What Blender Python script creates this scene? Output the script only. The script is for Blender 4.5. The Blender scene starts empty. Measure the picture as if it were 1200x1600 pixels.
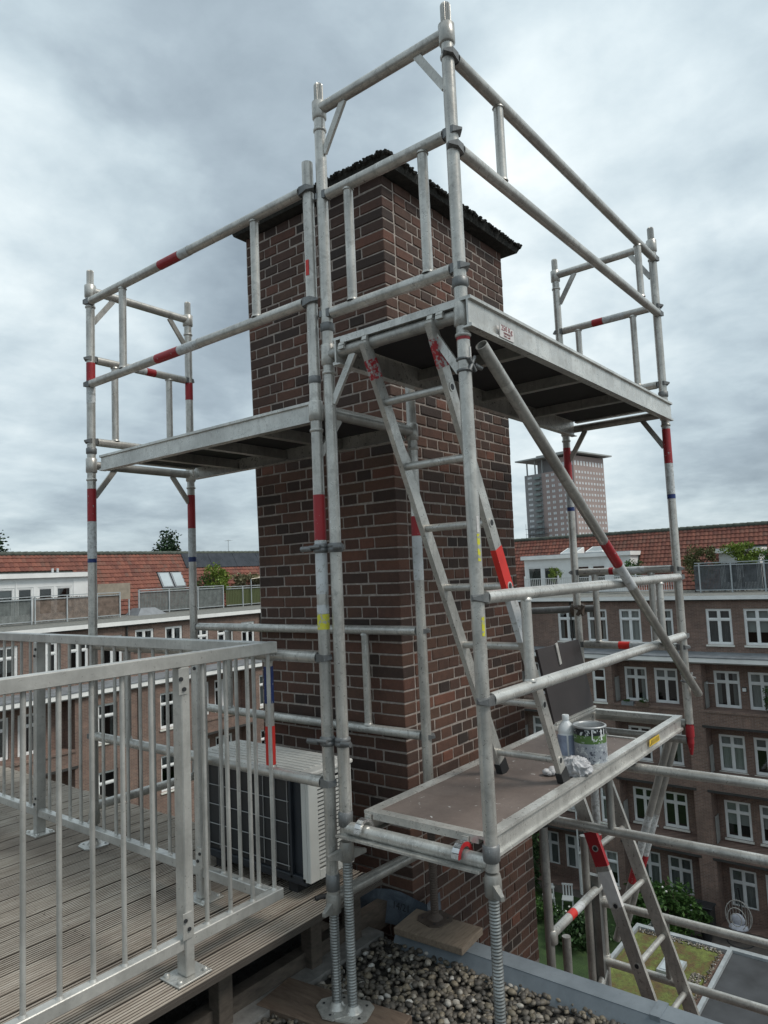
import bpy, math, random
from mathutils import Vector, Matrix, noise
R = random.Random(7)
rad = math.radians
scene = bpy.context.scene

# ------------------------------------------------------------------ camera
# world: origin at the photographer's eye, X and Y along the two wings of the block, Z up, metres
cam_d = bpy.data.cameras.new('camera')
cam = bpy.data.objects.new('camera', cam_d)
scene.collection.objects.link(cam)
right = Vector((0.62018, -0.78324, -0.0436)); up = Vector((-0.04106, -0.08791, 0.99528)); back = Vector((-0.78338, -0.61547, -0.08668))
m = Matrix((right, up, back)).transposed().to_4x4()
cam.matrix_world = m
cam_d.sensor_fit = 'HORIZONTAL'; cam_d.sensor_width = 36; cam_d.lens = 33.18
cam_d.clip_start = 0.05; cam_d.clip_end = 3000
scene.camera = cam

# ------------------------------------------------------------------ sky, sun, exposure
SUN_EL, SUN_AZ = rad(52), rad(-72)     # azimuth of the direction towards the sun, from +X to +Y
world = bpy.data.worlds.new('World'); scene.world = world; world.use_nodes = True
wn = world.node_tree; wn.nodes.clear()
def W(t, **k):
    n = wn.nodes.new(t)
    for a, b in k.items(): setattr(n, a, b)
    return n
def wl(a, b): wn.links.new(a, b)
sky = W('ShaderNodeTexSky', sky_type='NISHITA', sun_disc=False)
sky.sun_elevation = SUN_EL; sky.sun_rotation = math.pi/2 - SUN_AZ
bg1 = W('ShaderNodeBackground'); bg1.inputs[1].default_value = 0.1; wl(sky.outputs[0], bg1.inputs[0])
tc = W('ShaderNodeTexCoord'); sep = W('ShaderNodeSeparateXYZ'); wl(tc.outputs['Generated'], sep.inputs[0])
def wm(op, a, b=None, c=None):
    n = W('ShaderNodeMath', operation=op)
    for i, v in enumerate((a, b, c)):
        if v is None: continue
        if isinstance(v, (int, float)): n.inputs[i].default_value = v
        else: wl(v, n.inputs[i])
    return n.outputs[0]
zc = wm('ADD', wm('MAXIMUM', sep.outputs[2], 0.0), 0.22)
comb = W('ShaderNodeCombineXYZ'); wl(wm('DIVIDE', sep.outputs[0], zc), comb.inputs[0]); wl(wm('DIVIDE', sep.outputs[1], zc), comb.inputs[1])
def wnoise(scale, detail, rough, dist, off):
    mp = W('ShaderNodeMapping'); mp.inputs[1].default_value = off; wl(comb.outputs[0], mp.inputs[0])
    n = W('ShaderNodeTexNoise'); wl(mp.outputs[0], n.inputs['Vector'])
    n.inputs['Scale'].default_value = scale; n.inputs['Detail'].default_value = detail
    n.inputs['Roughness'].default_value = rough; n.inputs['Distortion'].default_value = dist
    return n.outputs[0]
n_big = wnoise(0.8, 3, 0.5, 0.4, (3.1, 7.7, 0))
n_mid = wnoise(2.1, 7, 0.52, 0.25, (1.3, 2.2, 4))
n_fine = wnoise(6.0, 8, 0.6, 0.2, (9.3, 5.2, 1))
val = wm('ADD', wm('MULTIPLY', n_big, 0.34), wm('ADD', wm('MULTIPLY', n_mid, 0.66), wm('MULTIPLY', n_fine, 0.26)))
val = wm('SUBTRACT', val, 0.13)
# the large cloud masses of that day (direction, cosine radius, amount)
warp = W('ShaderNodeVectorMath', operation='ADD')
wv = W('ShaderNodeTexNoise'); wl(tc.outputs['Generated'], wv.inputs['Vector']); wv.inputs['Scale'].default_value = 4.0; wv.inputs['Detail'].default_value = 5
ws = W('ShaderNodeVectorMath', operation='MULTIPLY_ADD'); wl(wv.outputs['Color'], ws.inputs[0]); ws.inputs[1].default_value = (.32, .32, .32); ws.inputs[2].default_value = (-.16, -.16, -.16)
wl(tc.outputs['Generated'], warp.inputs[0]); wl(ws.outputs[0], warp.inputs[1])
nrm = W('ShaderNodeVectorMath', operation='NORMALIZE'); wl(warp.outputs[0], nrm.inputs[0])
for d, ang, amt in (((.45, .75, .49), 19, -.17), ((.55, .62, .57), 14, -.08), ((.961, .188, .201), 9, -.22), ((.886, .286, .365), 15, .17),
                    ((.40, .83, .39), 10, .22), ((.32, .72, .61), 9, .13), ((.42, .87, .25), 8, .07), ((.673, .403, .62), 9, -.03), ((.9, .12, .45), 10, -.05),
                    ((.52, .84, .20), 14, -.05), ((-.5, -.6, .6), 40, -.05), ((.2, -.8, .5), 35, .08), ((-.8, .4, .4), 30, -.07)):
    dv = Vector(d).normalized()
    dt = W('ShaderNodeVectorMath', operation='DOT_PRODUCT'); wl(nrm.outputs[0], dt.inputs[0]); dt.inputs[1].default_value = dv
    mr = W('ShaderNodeMapRange', interpolation_type='SMOOTHERSTEP'); wl(dt.outputs['Value'], mr.inputs[0])
    mr.inputs[1].default_value = math.cos(rad(ang*1.5)); mr.inputs[2].default_value = math.cos(rad(ang*.25)); mr.inputs[3].default_value = 0; mr.inputs[4].default_value = amt
    val = wm('ADD', val, mr.outputs[0])
ramp = W('ShaderNodeValToRGB'); wl(val, ramp.inputs[0])
e = ramp.color_ramp.elements
e[0].position = .16; e[0].color = (.235, .29, .335, 1); e[1].position = .76; e[1].color = (.85, .895, .895, 1)
for p_, c_ in ((.33, (.335, .405, .455, 1)), (.45, (.445, .53, .575, 1)), (.55, (.55, .635, .672, 1)), (.66, (.685, .76, .78, 1))):
    x = e.new(p_); x.color = c_
zb = wm('ADD', wm('MULTIPLY', wm('MAXIMUM', sep.outputs[2], 0.0), 0.23), 0.86)
bg2 = W('ShaderNodeBackground'); wl(ramp.outputs[0], bg2.inputs[0]); wl(zb, bg2.inputs[1])
mixb = W('ShaderNodeMixShader'); mixb.inputs[0].default_value = .93
wl(bg1.outputs[0], mixb.inputs[1]); wl(bg2.outputs[0], mixb.inputs[2])
wo = W('ShaderNodeOutputWorld'); wl(mixb.outputs[0], wo.inputs[0])
sun_d = bpy.data.lights.new('sun', 'SUN'); sun_d.energy = 1.5; sun_d.angle = rad(18); sun_d.color = (1, .94, .86)
sun = bpy.data.objects.new('sun', sun_d); scene.collection.objects.link(sun)
sd = Vector((math.cos(SUN_EL)*math.cos(SUN_AZ), math.cos(SUN_EL)*math.sin(SUN_AZ), math.sin(SUN_EL)))
sun.rotation_euler = sd.to_track_quat('Z', 'Y').to_euler()
vs = scene.view_settings
vs.view_transform = 'Standard'; vs.look = 'None'; vs.exposure = 0.46; vs.gamma = 1; vs.use_curve_mapping = False

# ------------------------------------------------------------------ materials
MATS = {}
class NT:
    def __init__(s, name):
        s.m = bpy.data.materials.new(name); s.m.use_nodes = True; s.t = s.m.node_tree; s.t.nodes.clear()
        s.out = s.n('ShaderNodeOutputMaterial'); s.p = s.n('ShaderNodeBsdfPrincipled'); s.l(s.p.outputs[0], s.out.inputs[0])
        MATS[name] = s.m
    def n(s, t, **k):
        x = s.t.nodes.new(t)
        for a, b in k.items(): setattr(x, a, b)
        return x
    def l(s, a, b): s.t.links.new(a, b)
    def set(s, inp, v):
        i = s.p.inputs[inp]
        if isinstance(v, (int, float)): i.default_value = v
        elif isinstance(v, tuple): i.default_value = (*v, 1) if len(v) == 3 else v
        else: s.l(v, i)
        return s
    def math(s, op, a, b=None, c=None, clamp=False):
        x = s.n('ShaderNodeMath', operation=op); x.use_clamp = clamp
        for i, v in enumerate((a, b, c)):
            if v is None: continue
            if isinstance(v, (int, float)): x.inputs[i].default_value = v
            else: s.l(v, x.inputs[i])
        return x.outputs[0]
    def pos(s):
        return s.n('ShaderNodeNewGeometry').outputs['Position']
    def scaled(s, v, sc):
        x = s.n('ShaderNodeVectorMath', operation='MULTIPLY'); s.l(v, x.inputs[0]); x.inputs[1].default_value = sc; return x.outputs[0]
    def noise(s, scale, detail=4, rough=.55, vec=None, dist=0):
        x = s.n('ShaderNodeTexNoise'); s.l(vec if vec is not None else s.pos(), x.inputs['Vector'])
        x.inputs['Scale'].default_value = scale; x.inputs['Detail'].default_value = detail; x.inputs['Roughness'].default_value = rough; x.inputs['Distortion'].default_value = dist
        return x.outputs[0]
    def ramp(s, f, stops, interp='LINEAR'):
        x = s.n('ShaderNodeValToRGB'); s.l(f, x.inputs[0]); x.color_ramp.interpolation = interp
        el = x.color_ramp.elements
        while len(el) > 1: el.remove(el[-1])
        for i, (p, c) in enumerate(stops):
            q = el[0] if i == 0 else el.new(p)
            q.position = p; q.color = (*c, 1) if len(c) == 3 else c
        return x.outputs[0]
    def rng(s, f, a, b, c, d):
        x = s.n('ShaderNodeMapRange'); s.l(f, x.inputs[0])
        for i, v in enumerate((a, b, c, d)): x.inputs[i+1].default_value = v
        return x.outputs[0]
    def mix(s, f, a, b, blend='MIX'):
        x = s.n('ShaderNodeMix', data_type='RGBA', blend_type=blend)
        for i, v in ((0, f), (6, a), (7, b)):
            if isinstance(v, (int, float)): x.inputs[i].default_value = v
            elif isinstance(v, tuple): x.inputs[i].default_value = (*v, 1)
            else: s.l(v, x.inputs[i])
        return x.outputs[2]
    def bump(s, h, strength=.3, dist=.01):
        x = s.n('ShaderNodeBump'); s.l(h, x.inputs['Height']); x.inputs['Strength'].default_value = strength; x.inputs['Distance'].default_value = dist
        s.l(x.outputs[0], s.p.inputs['Normal']); return s
    def attr(s, name):
        return s.n('ShaderNodeAttribute', attribute_name=name).outputs['Fac']
    def orand(s): return s.n('ShaderNodeObjectInfo').outputs['Random']

def simple(name, c, rough=.6, metal=0, nscale=12, var=.18, bump=0, spec=None):
    s = NT(name)
    f = s.noise(nscale, 5, .6)
    s.set('Base Color', s.ramp(f, [(.3, tuple(x*(1-var) for x in c)), (.7, tuple(min(1, x*(1+var)) for x in c))]))
    s.set('Roughness', s.rng(f, .3, .7, max(.05, rough-.08), min(1, rough+.08))).set('Metallic', metal)
    if spec is not None: s.set('Specular IOR Level', spec)
    if bump: s.bump(s.noise(nscale*6, 4), bump, .004)
    return s.m

def metal_mat(name, base, metal, rough, grime, spots=.5, speck=(.55, .55, .53)):
    s = NT(name)
    v = s.pos()
    f1 = s.noise(5, 5, .6); f2 = s.noise(34, 5, .7); f3 = s.noise(120, 3, .6, vec=s.scaled(v, (1, 1, .25)))
    c = s.mix(s.rng(f1, .38, .62, 0, 1), tuple(x*.70 for x in base), base)
    c = s.mix(s.rng(f2, .55, .72, 0, grime), c, tuple(x*.42 for x in base))
    c = s.mix(s.rng(f3, .62, .70, 0, spots), c, speck)
    f4 = s.noise(13, 6, .72, dist=.8); c = s.mix(s.rng(f4, .54, .60, 0, grime*.7), c, tuple(x*.60 for x in base))
    f5 = s.noise(230, 3, .6); c = s.mix(s.rng(f5, .66, .70, 0, grime*.7), c, tuple(x*.3 for x in base))
    f6 = s.noise(26, 5, .7, vec=s.scaled(v, (1, 1, .10)), dist=.3); c = s.mix(s.rng(f6, .54, .62, 0, grime*.6), c, tuple(x*.5 for x in base))
    f7 = s.noise(48, 3, .55, dist=1.5); c = s.mix(s.rng(f7, .70, .715, 0, grime*.8), c, (.72, .72, .70))
    s.set('Base Color', c).set('Metallic', s.rng(f2, .5, .75, metal, metal*.5))
    s.set('Roughness', s.rng(f2, .3, .7, rough-.06, rough+.16))
    s.bump(s.noise(60, 4, .65), .12, .003)
    return s.m
metal_mat('alu', (.575, .56, .52), .5, .29, .75)
metal_mat('alu_dull', (.43, .42, .39), .5, .36, .75, .4)
metal_mat('alu_bright', (.66, .65, .61), .45, .28, .55, .35)
metal_mat('galvanised', (.61, .60, .56), .5, .30, .85, .9, (.74, .74, .72))
metal_mat('cast_clamp', (.22, .225, .225), .6, .5, .5, .3)
metal_mat('railing_alu', (.56, .55, .515), .35, .30, .3, .15)
metal_mat('screw_steel', (.34, .35, .34), .8, .42, .6, .3)
metal_mat('rusty_steel', (.135, .105, .088), .45, .6, .6, .3, (.3, .2, .13))
metal_mat('chrome_hook', (.8, .8, .8), .9, .22, .2, .1)
simple('rubber', (.02, .02, .021), .7)
simple('red_plastic', (.55, .03, .035), .4)
simple('black_metal', (.025, .026, .028), .5)

def band_mat(name, c, wear):
    s = NT(name)
    f = s.noise(55, 5, .65); f2 = s.noise(9, 3)
    w = s.rng(f, .60-wear, .63-wear*.8, 0, 1)
    s.set('Base Color', s.mix(w, s.mix(s.rng(f2, .3, .7, 0, 1), c, tuple(x*.75 for x in c)), (.42, .43, .42)))
    s.set('Roughness', .5); s.set('Metallic', s.math('MULTIPLY', w, .5))
    return s.m
band_mat('paint_red', (.36, .018, .025), -.06)
band_mat('paint_red_worn', (.36, .02, .028), .12)
band_mat('paint_bright_red', (.72, .03, .02), -.10)
band_mat('paint_white', (.62, .64, .65), .04)
band_mat('paint_white_worn', (.60, .62, .62), .10)
band_mat('paint_blue', (.012, .035, .16), -.04)
band_mat('paint_yellow', (.72, .68, .05), .06)

# chimney brick: every brick its own tone
s = NT('chimney_brick')
rn = s.math('FRACT', s.math('ADD', s.orand(), s.attr('rnd')))
c = s.ramp(rn, [(0, (.034, .023, .019)), (.12, (.062, .036, .027)), (.34, (.094, .047, .033)), (.58, (.120, .058, .039)), (.76, (.104, .056, .037)), (.88, (.165, .067, .043)), (1, (.066, .040, .031))])
f = s.noise(26, 6, .7); f2 = s.noise(1.6, 3)
c = s.mix(s.rng(f, .42, .72, 0, .7), c, s.mix(.5, c, (.014, .011, .010)))
c = s.mix(s.rng(s.noise(75, 4, .7), .62, .72, 0, .35), c, (.16, .13, .115))
zz = s.n('ShaderNodeSeparateXYZ'); s.l(s.pos(), zz.inputs[0])
soot = s.math('ADD', s.rng(zz.outputs[2], 1.1, 2.2, 0, .35), s.rng(f2, .48, .72, 0, .4), clamp=True)
c = s.mix(soot, c, (.022, .019, .018))
s.set('Base Color', c).set('Roughness', .88)
s.bump(s.math('ADD', s.math('MULTIPLY', f, .6), s.noise(140, 4, .7)), .55, .006)

s = NT('chimney_mortar')
f = s.noise(40, 6, .7)
c = s.ramp(f, [(.3, (.21, .176, .155)), (.55, (.34, .295, .262)), (.75, (.45, .40, .365))])
zz = s.n('ShaderNodeSeparateXYZ'); s.l(s.pos(), zz.inputs[0])
c = s.mix(s.rng(zz.outputs[2], -1.0, -1.9, 0, .35), c, (.06, .055, .052))
s.set('Base Color', c).set('Roughness', .95); s.bump(s.noise(180, 4, .7), .5, .004)

def far_brick(name, dark, light, mortar, hue=None):
    s = NT(name)
    sp = s.n('ShaderNodeSeparateXYZ'); s.l(s.pos(), sp.inputs[0])
    cb = s.n('ShaderNodeCombineXYZ'); s.l(s.math('ADD', sp.outputs[0], sp.outputs[1]), cb.inputs[0]); s.l(sp.outputs[2], cb.inputs[1])
    b = s.n('ShaderNodeTexBrick'); s.l(cb.outputs[0], b.inputs['Vector'])
    b.inputs['Scale'].default_value = 1; b.inputs['Brick Width'].default_value = .22; b.inputs['Row Height'].default_value = .0625
    b.inputs['Mortar Size'].default_value = .007; b.inputs['Mortar Smooth'].default_value = .3; b.inputs['Bias'].default_value = 0
    b.inputs['Color1'].default_value = (*dark, 1); b.inputs['Color2'].default_value = (*light, 1); b.inputs['Mortar'].default_value = (*mortar, 1)
    c = s.mix(s.rng(s.noise(.55, 5, .6), .35, .65, 0, .45), b.outputs[0], tuple(x*.62 for x in dark))
    c = s.mix(s.rng(s.noise(3.2, 4, .6), .5, .7, 0, .4), c, tuple(min(1, x*1.35) for x in light))
    c = s.mix(s.rng(s.noise(9, 3, .6, vec=s.scaled(s.pos(), (1, 1, .12))), .56, .75, 0, .35), c, tuple(x*.5 for x in dark))
    s.set('Base Color', c).set('Roughness', .9); s.bump(b.outputs['Fac'], -.4, .01)
    return s.m
far_brick('block_brick', (.150, .096, .078), (.235, .150, .118), (.29, .25, .215))
far_brick('own_brick', (.10, .055, .042), (.15, .08, .06), (.2, .17, .15))

s = NT('roof_tile')
rn = s.math('FRACT', s.attr('rnd'))
c = s.ramp(rn, [(0, (.13, .047, .035)), (.35, (.18, .062, .043)), (.7, (.225, .083, .056)), (1, (.15, .072, .054))])
c = s.mix(s.rng(s.noise(1.1, 5, .65), .48, .72, 0, .6), c, (.10, .05, .036))
c = s.mix(s.rng(s.noise(14, 4, .7), .6, .75, 0, .4), c, (.12, .105, .075))
s.set('Base Color', c).set('Roughness', .85)
simple('ridge_tile', (.075, .085, .07), .9, 0, 6, .5)
simple('lead_grey', (.20, .215, .23), .6, .2, 3, .25)
simple('white_paint', (.76, .77, .76), .45, 0, 3, .06)
simple('white_fascia', (.80, .80, .78), .6, 0, 1.5, .09)
simple('sill_white', (.70, .69, .63), .6, 0, 3, .1)
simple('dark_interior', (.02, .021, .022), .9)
simple('shutter_panel', (.30, .30, .285), .7, 0, 4, .12)
simple('curtain_grey', (.27, .27, .26), .9, 0, 2, .15)
simple('curtain_pale', (.42, .42, .40), .9, 0, 2, .1)
simple('curtain_blue', (.085, .085, .09), .9, 0, 2, .3)
simple('dark_lintel', (.04, .038, .036), .8, 0, 3, .3)
simple('bitumen', (.045, .048, .052), .85, 0, 1.2, .35, .3)
simple('flat_roof_gravel', (.17, .17, .155), .95, 0, 9, .4, .8)
simple('bamboo_dark', (.085, .092, .098), .85, 0, 5, .4)
simple('bamboo_brown', (.17, .13, .105), .85, 0, 4, .5)
simple('bamboo_grey', (.14, .155, .15), .85, 0, 5, .3)
simple('beige_panel', (.28, .24, .19), .8, 0, 4, .2)
simple('solar_dark', (.012, .017, .026), .3, .1, 2, .3)
simple('galv_far', (.42, .45, .46), .5, .4, 3, .15)
simple('white_rail', (.62, .63, .62), .5, .1, 3, .1)
simple('paving', (.10, .085, .075), .9, 0, 3, .35)
simple('bark', (.06, .045, .032), .95, 0, 8, .4)
simple('concrete_kerb', (.18, .175, .165), .9, 0, 14, .35, .5)
simple('ac_white', (.62, .62, .585), .45, 0, 4, .08)
simple('ac_lid', (.60, .585, .545), .5, 0, 6, .12)
simple('ac_dark', (.022, .027, .034), .55, 0, 6, .2)
simple('wire_grey', (.42, .43, .43), .4, .6, 6, .1)
simple('pvc_white', (.84, .86, .86), .35, 0, 10, .05)
simple('label_blue', (.30, .35, .46), .5, 0, 20, .25)
simple('sticker_white', (.62, .60, .58), .5, 0, 30, .12)
simple('sticker_text', (.25, .05, .06), .6, 0, 30, .1)
simple('sticker_yellow', (.74, .50, .05), .5, 0, 30, .1)
simple('cushion', (.50, .51, .56), .95, 0, 10, .15)
simple('wicker', (.42, .40, .37), .8, 0, 20, .2)
simple('parasol_cloth', (.68, .68, .66), .9, 0, 6, .1)
simple('sail_cloth', (.70, .62, .52), .9, 0, 3, .1)
simple('tower_brick_hazed', (.34, .27, .25), .9, 0, .2, .08)  # far brick lightened: slight distance haze is mixed into its base colour
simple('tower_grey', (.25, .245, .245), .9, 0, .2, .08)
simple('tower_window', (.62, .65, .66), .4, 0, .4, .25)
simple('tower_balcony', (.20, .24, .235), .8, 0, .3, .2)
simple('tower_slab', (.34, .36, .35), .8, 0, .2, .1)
s = NT('glass')
g = s.n('ShaderNodeBsdfGlossy'); g.inputs['Roughness'].default_value = .03; g.inputs['Color'].default_value = (.9, .93, .95, 1)
t = s.n('ShaderNodeBsdfTransparent'); t.inputs[0].default_value = (.72, .76, .76, 1)
fr = s.n('ShaderNodeFresnel'); fr.inputs[0].default_value = 1.5
mx = s.n('ShaderNodeMixShader'); s.l(s.math('ADD', s.math('MULTIPLY', fr.outputs[0], 1.1), .05), mx.inputs[0]); s.l(t.outputs[0], mx.inputs[1]); s.l(g.outputs[0], mx.inputs[2]); s.l(mx.outputs[0], s.out.inputs[0])
simple('roof_glass', (.42, .47, .49), .12, 0, 1, .1)

def leaf_mat(name, dark, light):
    s = NT(name)
    c = s.ramp(s.math('FRACT', s.attr('rnd')), [(0, dark), (.6, tuple((a+b)/2 for a, b in zip(dark, light))), (1, light)])
    s.set('Base Color', c).set('Roughness', .6)
    return s.m
leaf_mat('leaf_dark', (.016, .040, .014), (.05, .105, .03))
leaf_mat('leaf_mid', (.03, .075, .018), (.10, .20, .045))
leaf_mat('leaf_lime', (.09, .15, .02), (.30, .38, .07))
leaf_mat('leaf_olive', (.07, .085, .03), (.19, .20, .08))
leaf_mat('leaf_dry', (.14, .125, .07), (.28, .26, .15))
leaf_mat('leaf_tree', (.014, .036, .016), (.04, .085, .032))
leaf_mat('flower_white', (.6, .6, .55), (.8, .8, .75))

s = NT('lawn'); f = s.noise(2, 6, .7)
s.set('Base Color', s.ramp(f, [(.3, (.02, .042, .012)), (.7, (.042, .08, .02))])).set('Roughness', .95); s.bump(s.noise(60, 4), .6, .02)
s = NT('sedum'); f = s.noise(1.6, 6, .7); f2 = s.noise(9, 5, .7)
c = s.ramp(f, [(.32, (.085, .05, .03)), (.44, (.12, .085, .03)), (.52, (.11, .125, .03)), (.64, (.16, .19, .045))])
c = s.mix(s.rng(f2, .45, .7, 0, .6), c, (.045, .05, .02))
s.set('Base Color', c).set('Roughness', .95); s.bump(f2, .9, .05)

s = NT('deck_wood')
v = s.scaled(s.pos(), (1.2, 14, 14))
rn = s.orand(); rv = s.n('ShaderNodeVectorMath', operation='ADD'); s.l(v, rv.inputs[0])
cbx = s.n('ShaderNodeCombineXYZ'); s.l(s.math('MULTIPLY', rn, 30), cbx.inputs[0]); s.l(cbx.outputs[0], rv.inputs[1])
f = s.noise(3, 6, .7, vec=rv.outputs[0]); f2 = s.noise(1.3, 4, .6); f3 = s.noise(16, 5, .7, vec=rv.outputs[0])
c = s.ramp(f, [(.28, (.23, .178, .135)), (.5, (.45, .385, .315)), (.72, (.62, .555, .475))])
c = s.mix(s.rng(f2, .46, .66, 0, .6), c, (.12, .083, .062))
c = s.mix(s.math('MULTIPLY', rn, .35), c, (.30, .27, .235))
c = s.mix(s.rng(f3, .6, .75, 0, .5), c, (.06, .047, .038))
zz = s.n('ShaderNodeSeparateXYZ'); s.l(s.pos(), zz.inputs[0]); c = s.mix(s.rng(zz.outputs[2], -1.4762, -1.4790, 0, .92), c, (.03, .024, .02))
s.set('Base Color', c).set('Roughness', .8); s.bump(f3, .35, .004)
s = NT('plank_wood')
f = s.noise(5, 6, .7, vec=s.scaled(s.pos(), (12, 2, 12)))
s.set('Base Color', s.ramp(f, [(.3, (.075, .05, .037)), (.5, (.125, .088, .064)), (.75, (.17, .125, .09))])).set('Roughness', .85); s.bump(f, .4, .004)
s = NT('pale_plank')
f = s.noise(6, 6, .7, vec=s.scaled(s.pos(), (2, 14, 12)))
s.set('Base Color', s.ramp(f, [(.3, (.13, .10, .072)), (.5, (.20, .155, .115)), (.75, (.26, .21, .16))])).set('Roughness', .85); s.bump(f, .4, .004)
s = NT('dark_timber')
f = s.noise(5, 6, .7, vec=s.scaled(s.pos(), (3, 3, 9)))
s.set('Base Color', s.ramp(f, [(.3, (.045, .036, .029)), (.7, (.11, .09, .072))])).set('Roughness', .9); s.bump(f, .4, .004)

s = NT('plywood_brown')
f = s.noise(3.5, 6, .65); f2 = s.noise(26, 5, .65, dist=1.2)
c = s.ramp(f, [(.3, (.115, .088, .076)), (.5, (.155, .122, .106)), (.7, (.20, .16, .14))])
c = s.mix(s.rng(s.noise(60, 4, .7), .5, .7, 0, .3), c, (.08, .06, .052))
c = s.mix(s.rng(f2, .665, .685, 0, .85), c, (.58, .58, .56))
s.set('Base Color', c).set('Roughness', .62)
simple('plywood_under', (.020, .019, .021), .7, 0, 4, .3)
simple('hatch_brown', (.043, .036, .036), .6, 0, 5, .18)
s = NT('pebble')
c = s.ramp(s.attr('rnd'), [(0, (.04, .036, .032)), (.24, (.085, .076, .064)), (.48, (.14, .121, .096)), (.66, (.175, .15, .108)), (.82, (.23, .19, .135)), (.93, (.35, .325, .28)), (1, (.50, .49, .46))])
f = s.noise(45, 4, .6); c = s.mix(s.rng(f, .4, .7, 0, .5), c, (.06, .055, .045)); s.set('Base Color', c).set('Roughness', .6)
s = NT('roof_grit'); f = s.noise(30, 6, .7)
s.set('Base Color', s.ramp(f, [(.3, (.02, .019, .017)), (.7, (.06, .055, .048))])).set('Roughness', .95); s.bump(f, .8, .02)
s = NT('parapet_metal'); f = s.noise(6, 6, .7)
c = s.ramp(f, [(.3, (.125, .15, .17)), (.7, (.19, .22, .245))]); c = s.mix(s.rng(s.noise(30, 5, .7), .6, .74, 0, .4), c, (.08, .09, .095))
s.set('Base Color', c).set('Roughness', .6); s.bump(f, .2, .004)
s = NT('moss_cap'); f = s.noise(22, 6, .75)
s.set('Base Color', s.ramp(f, [(.3, (.012, .013, .012)), (.6, (.038, .038, .033)), (.8, (.085, .083, .07))])).set('Roughness', .95); s.bump(f, 1, .02)
s = NT('lead_flashing'); f = s.noise(7, 5, .65, dist=1)
s.set('Base Color', s.ramp(f, [(.3, (.045, .06, .08)), (.55, (.11, .135, .165)), (.75, (.24, .27, .30))])).set('Roughness', .35); s.bump(f, .5, .02)
s = NT('rag_cloth'); f = s.noise(30, 4, .6)
s.set('Base Color', s.ramp(f, [(.3, (.36, .36, .37)), (.7, (.60, .60, .61))])).set('Roughness', .95)
# paint pot print: dark lettering band, green band, pale mottled band
s = NT('pot_print')
tcn = s.n('ShaderNodeTexCoord'); sp = s.n('ShaderNodeSeparateXYZ'); s.l(tcn.outputs['Object'], sp.inputs[0])
z = sp.outputs[2]
base = s.ramp(z, [(0, (.36, .39, .43)), (.095, (.10, .19, .055)), (.135, (.016, .02, .024)), (.172, (.016, .02, .024))], 'CONSTANT')
n1 = s.noise(46, 4, .6, vec=tcn.outputs['Object'], dist=1.0)
c = s.mix(s.rng(n1, .575, .59, 0, 1), base, (.62, .66, .66))
c = s.mix(s.math('MULTIPLY', s.rng(n1, .40, .38, 0, 1), s.rng(z, .08, .09, 1, 0)), c, (.04, .05, .08))
s.set('Base Color', c).set('Roughness', .4)
simple('pot_metal', (.45, .46, .46), .4, .5, 20, .15)

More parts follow.
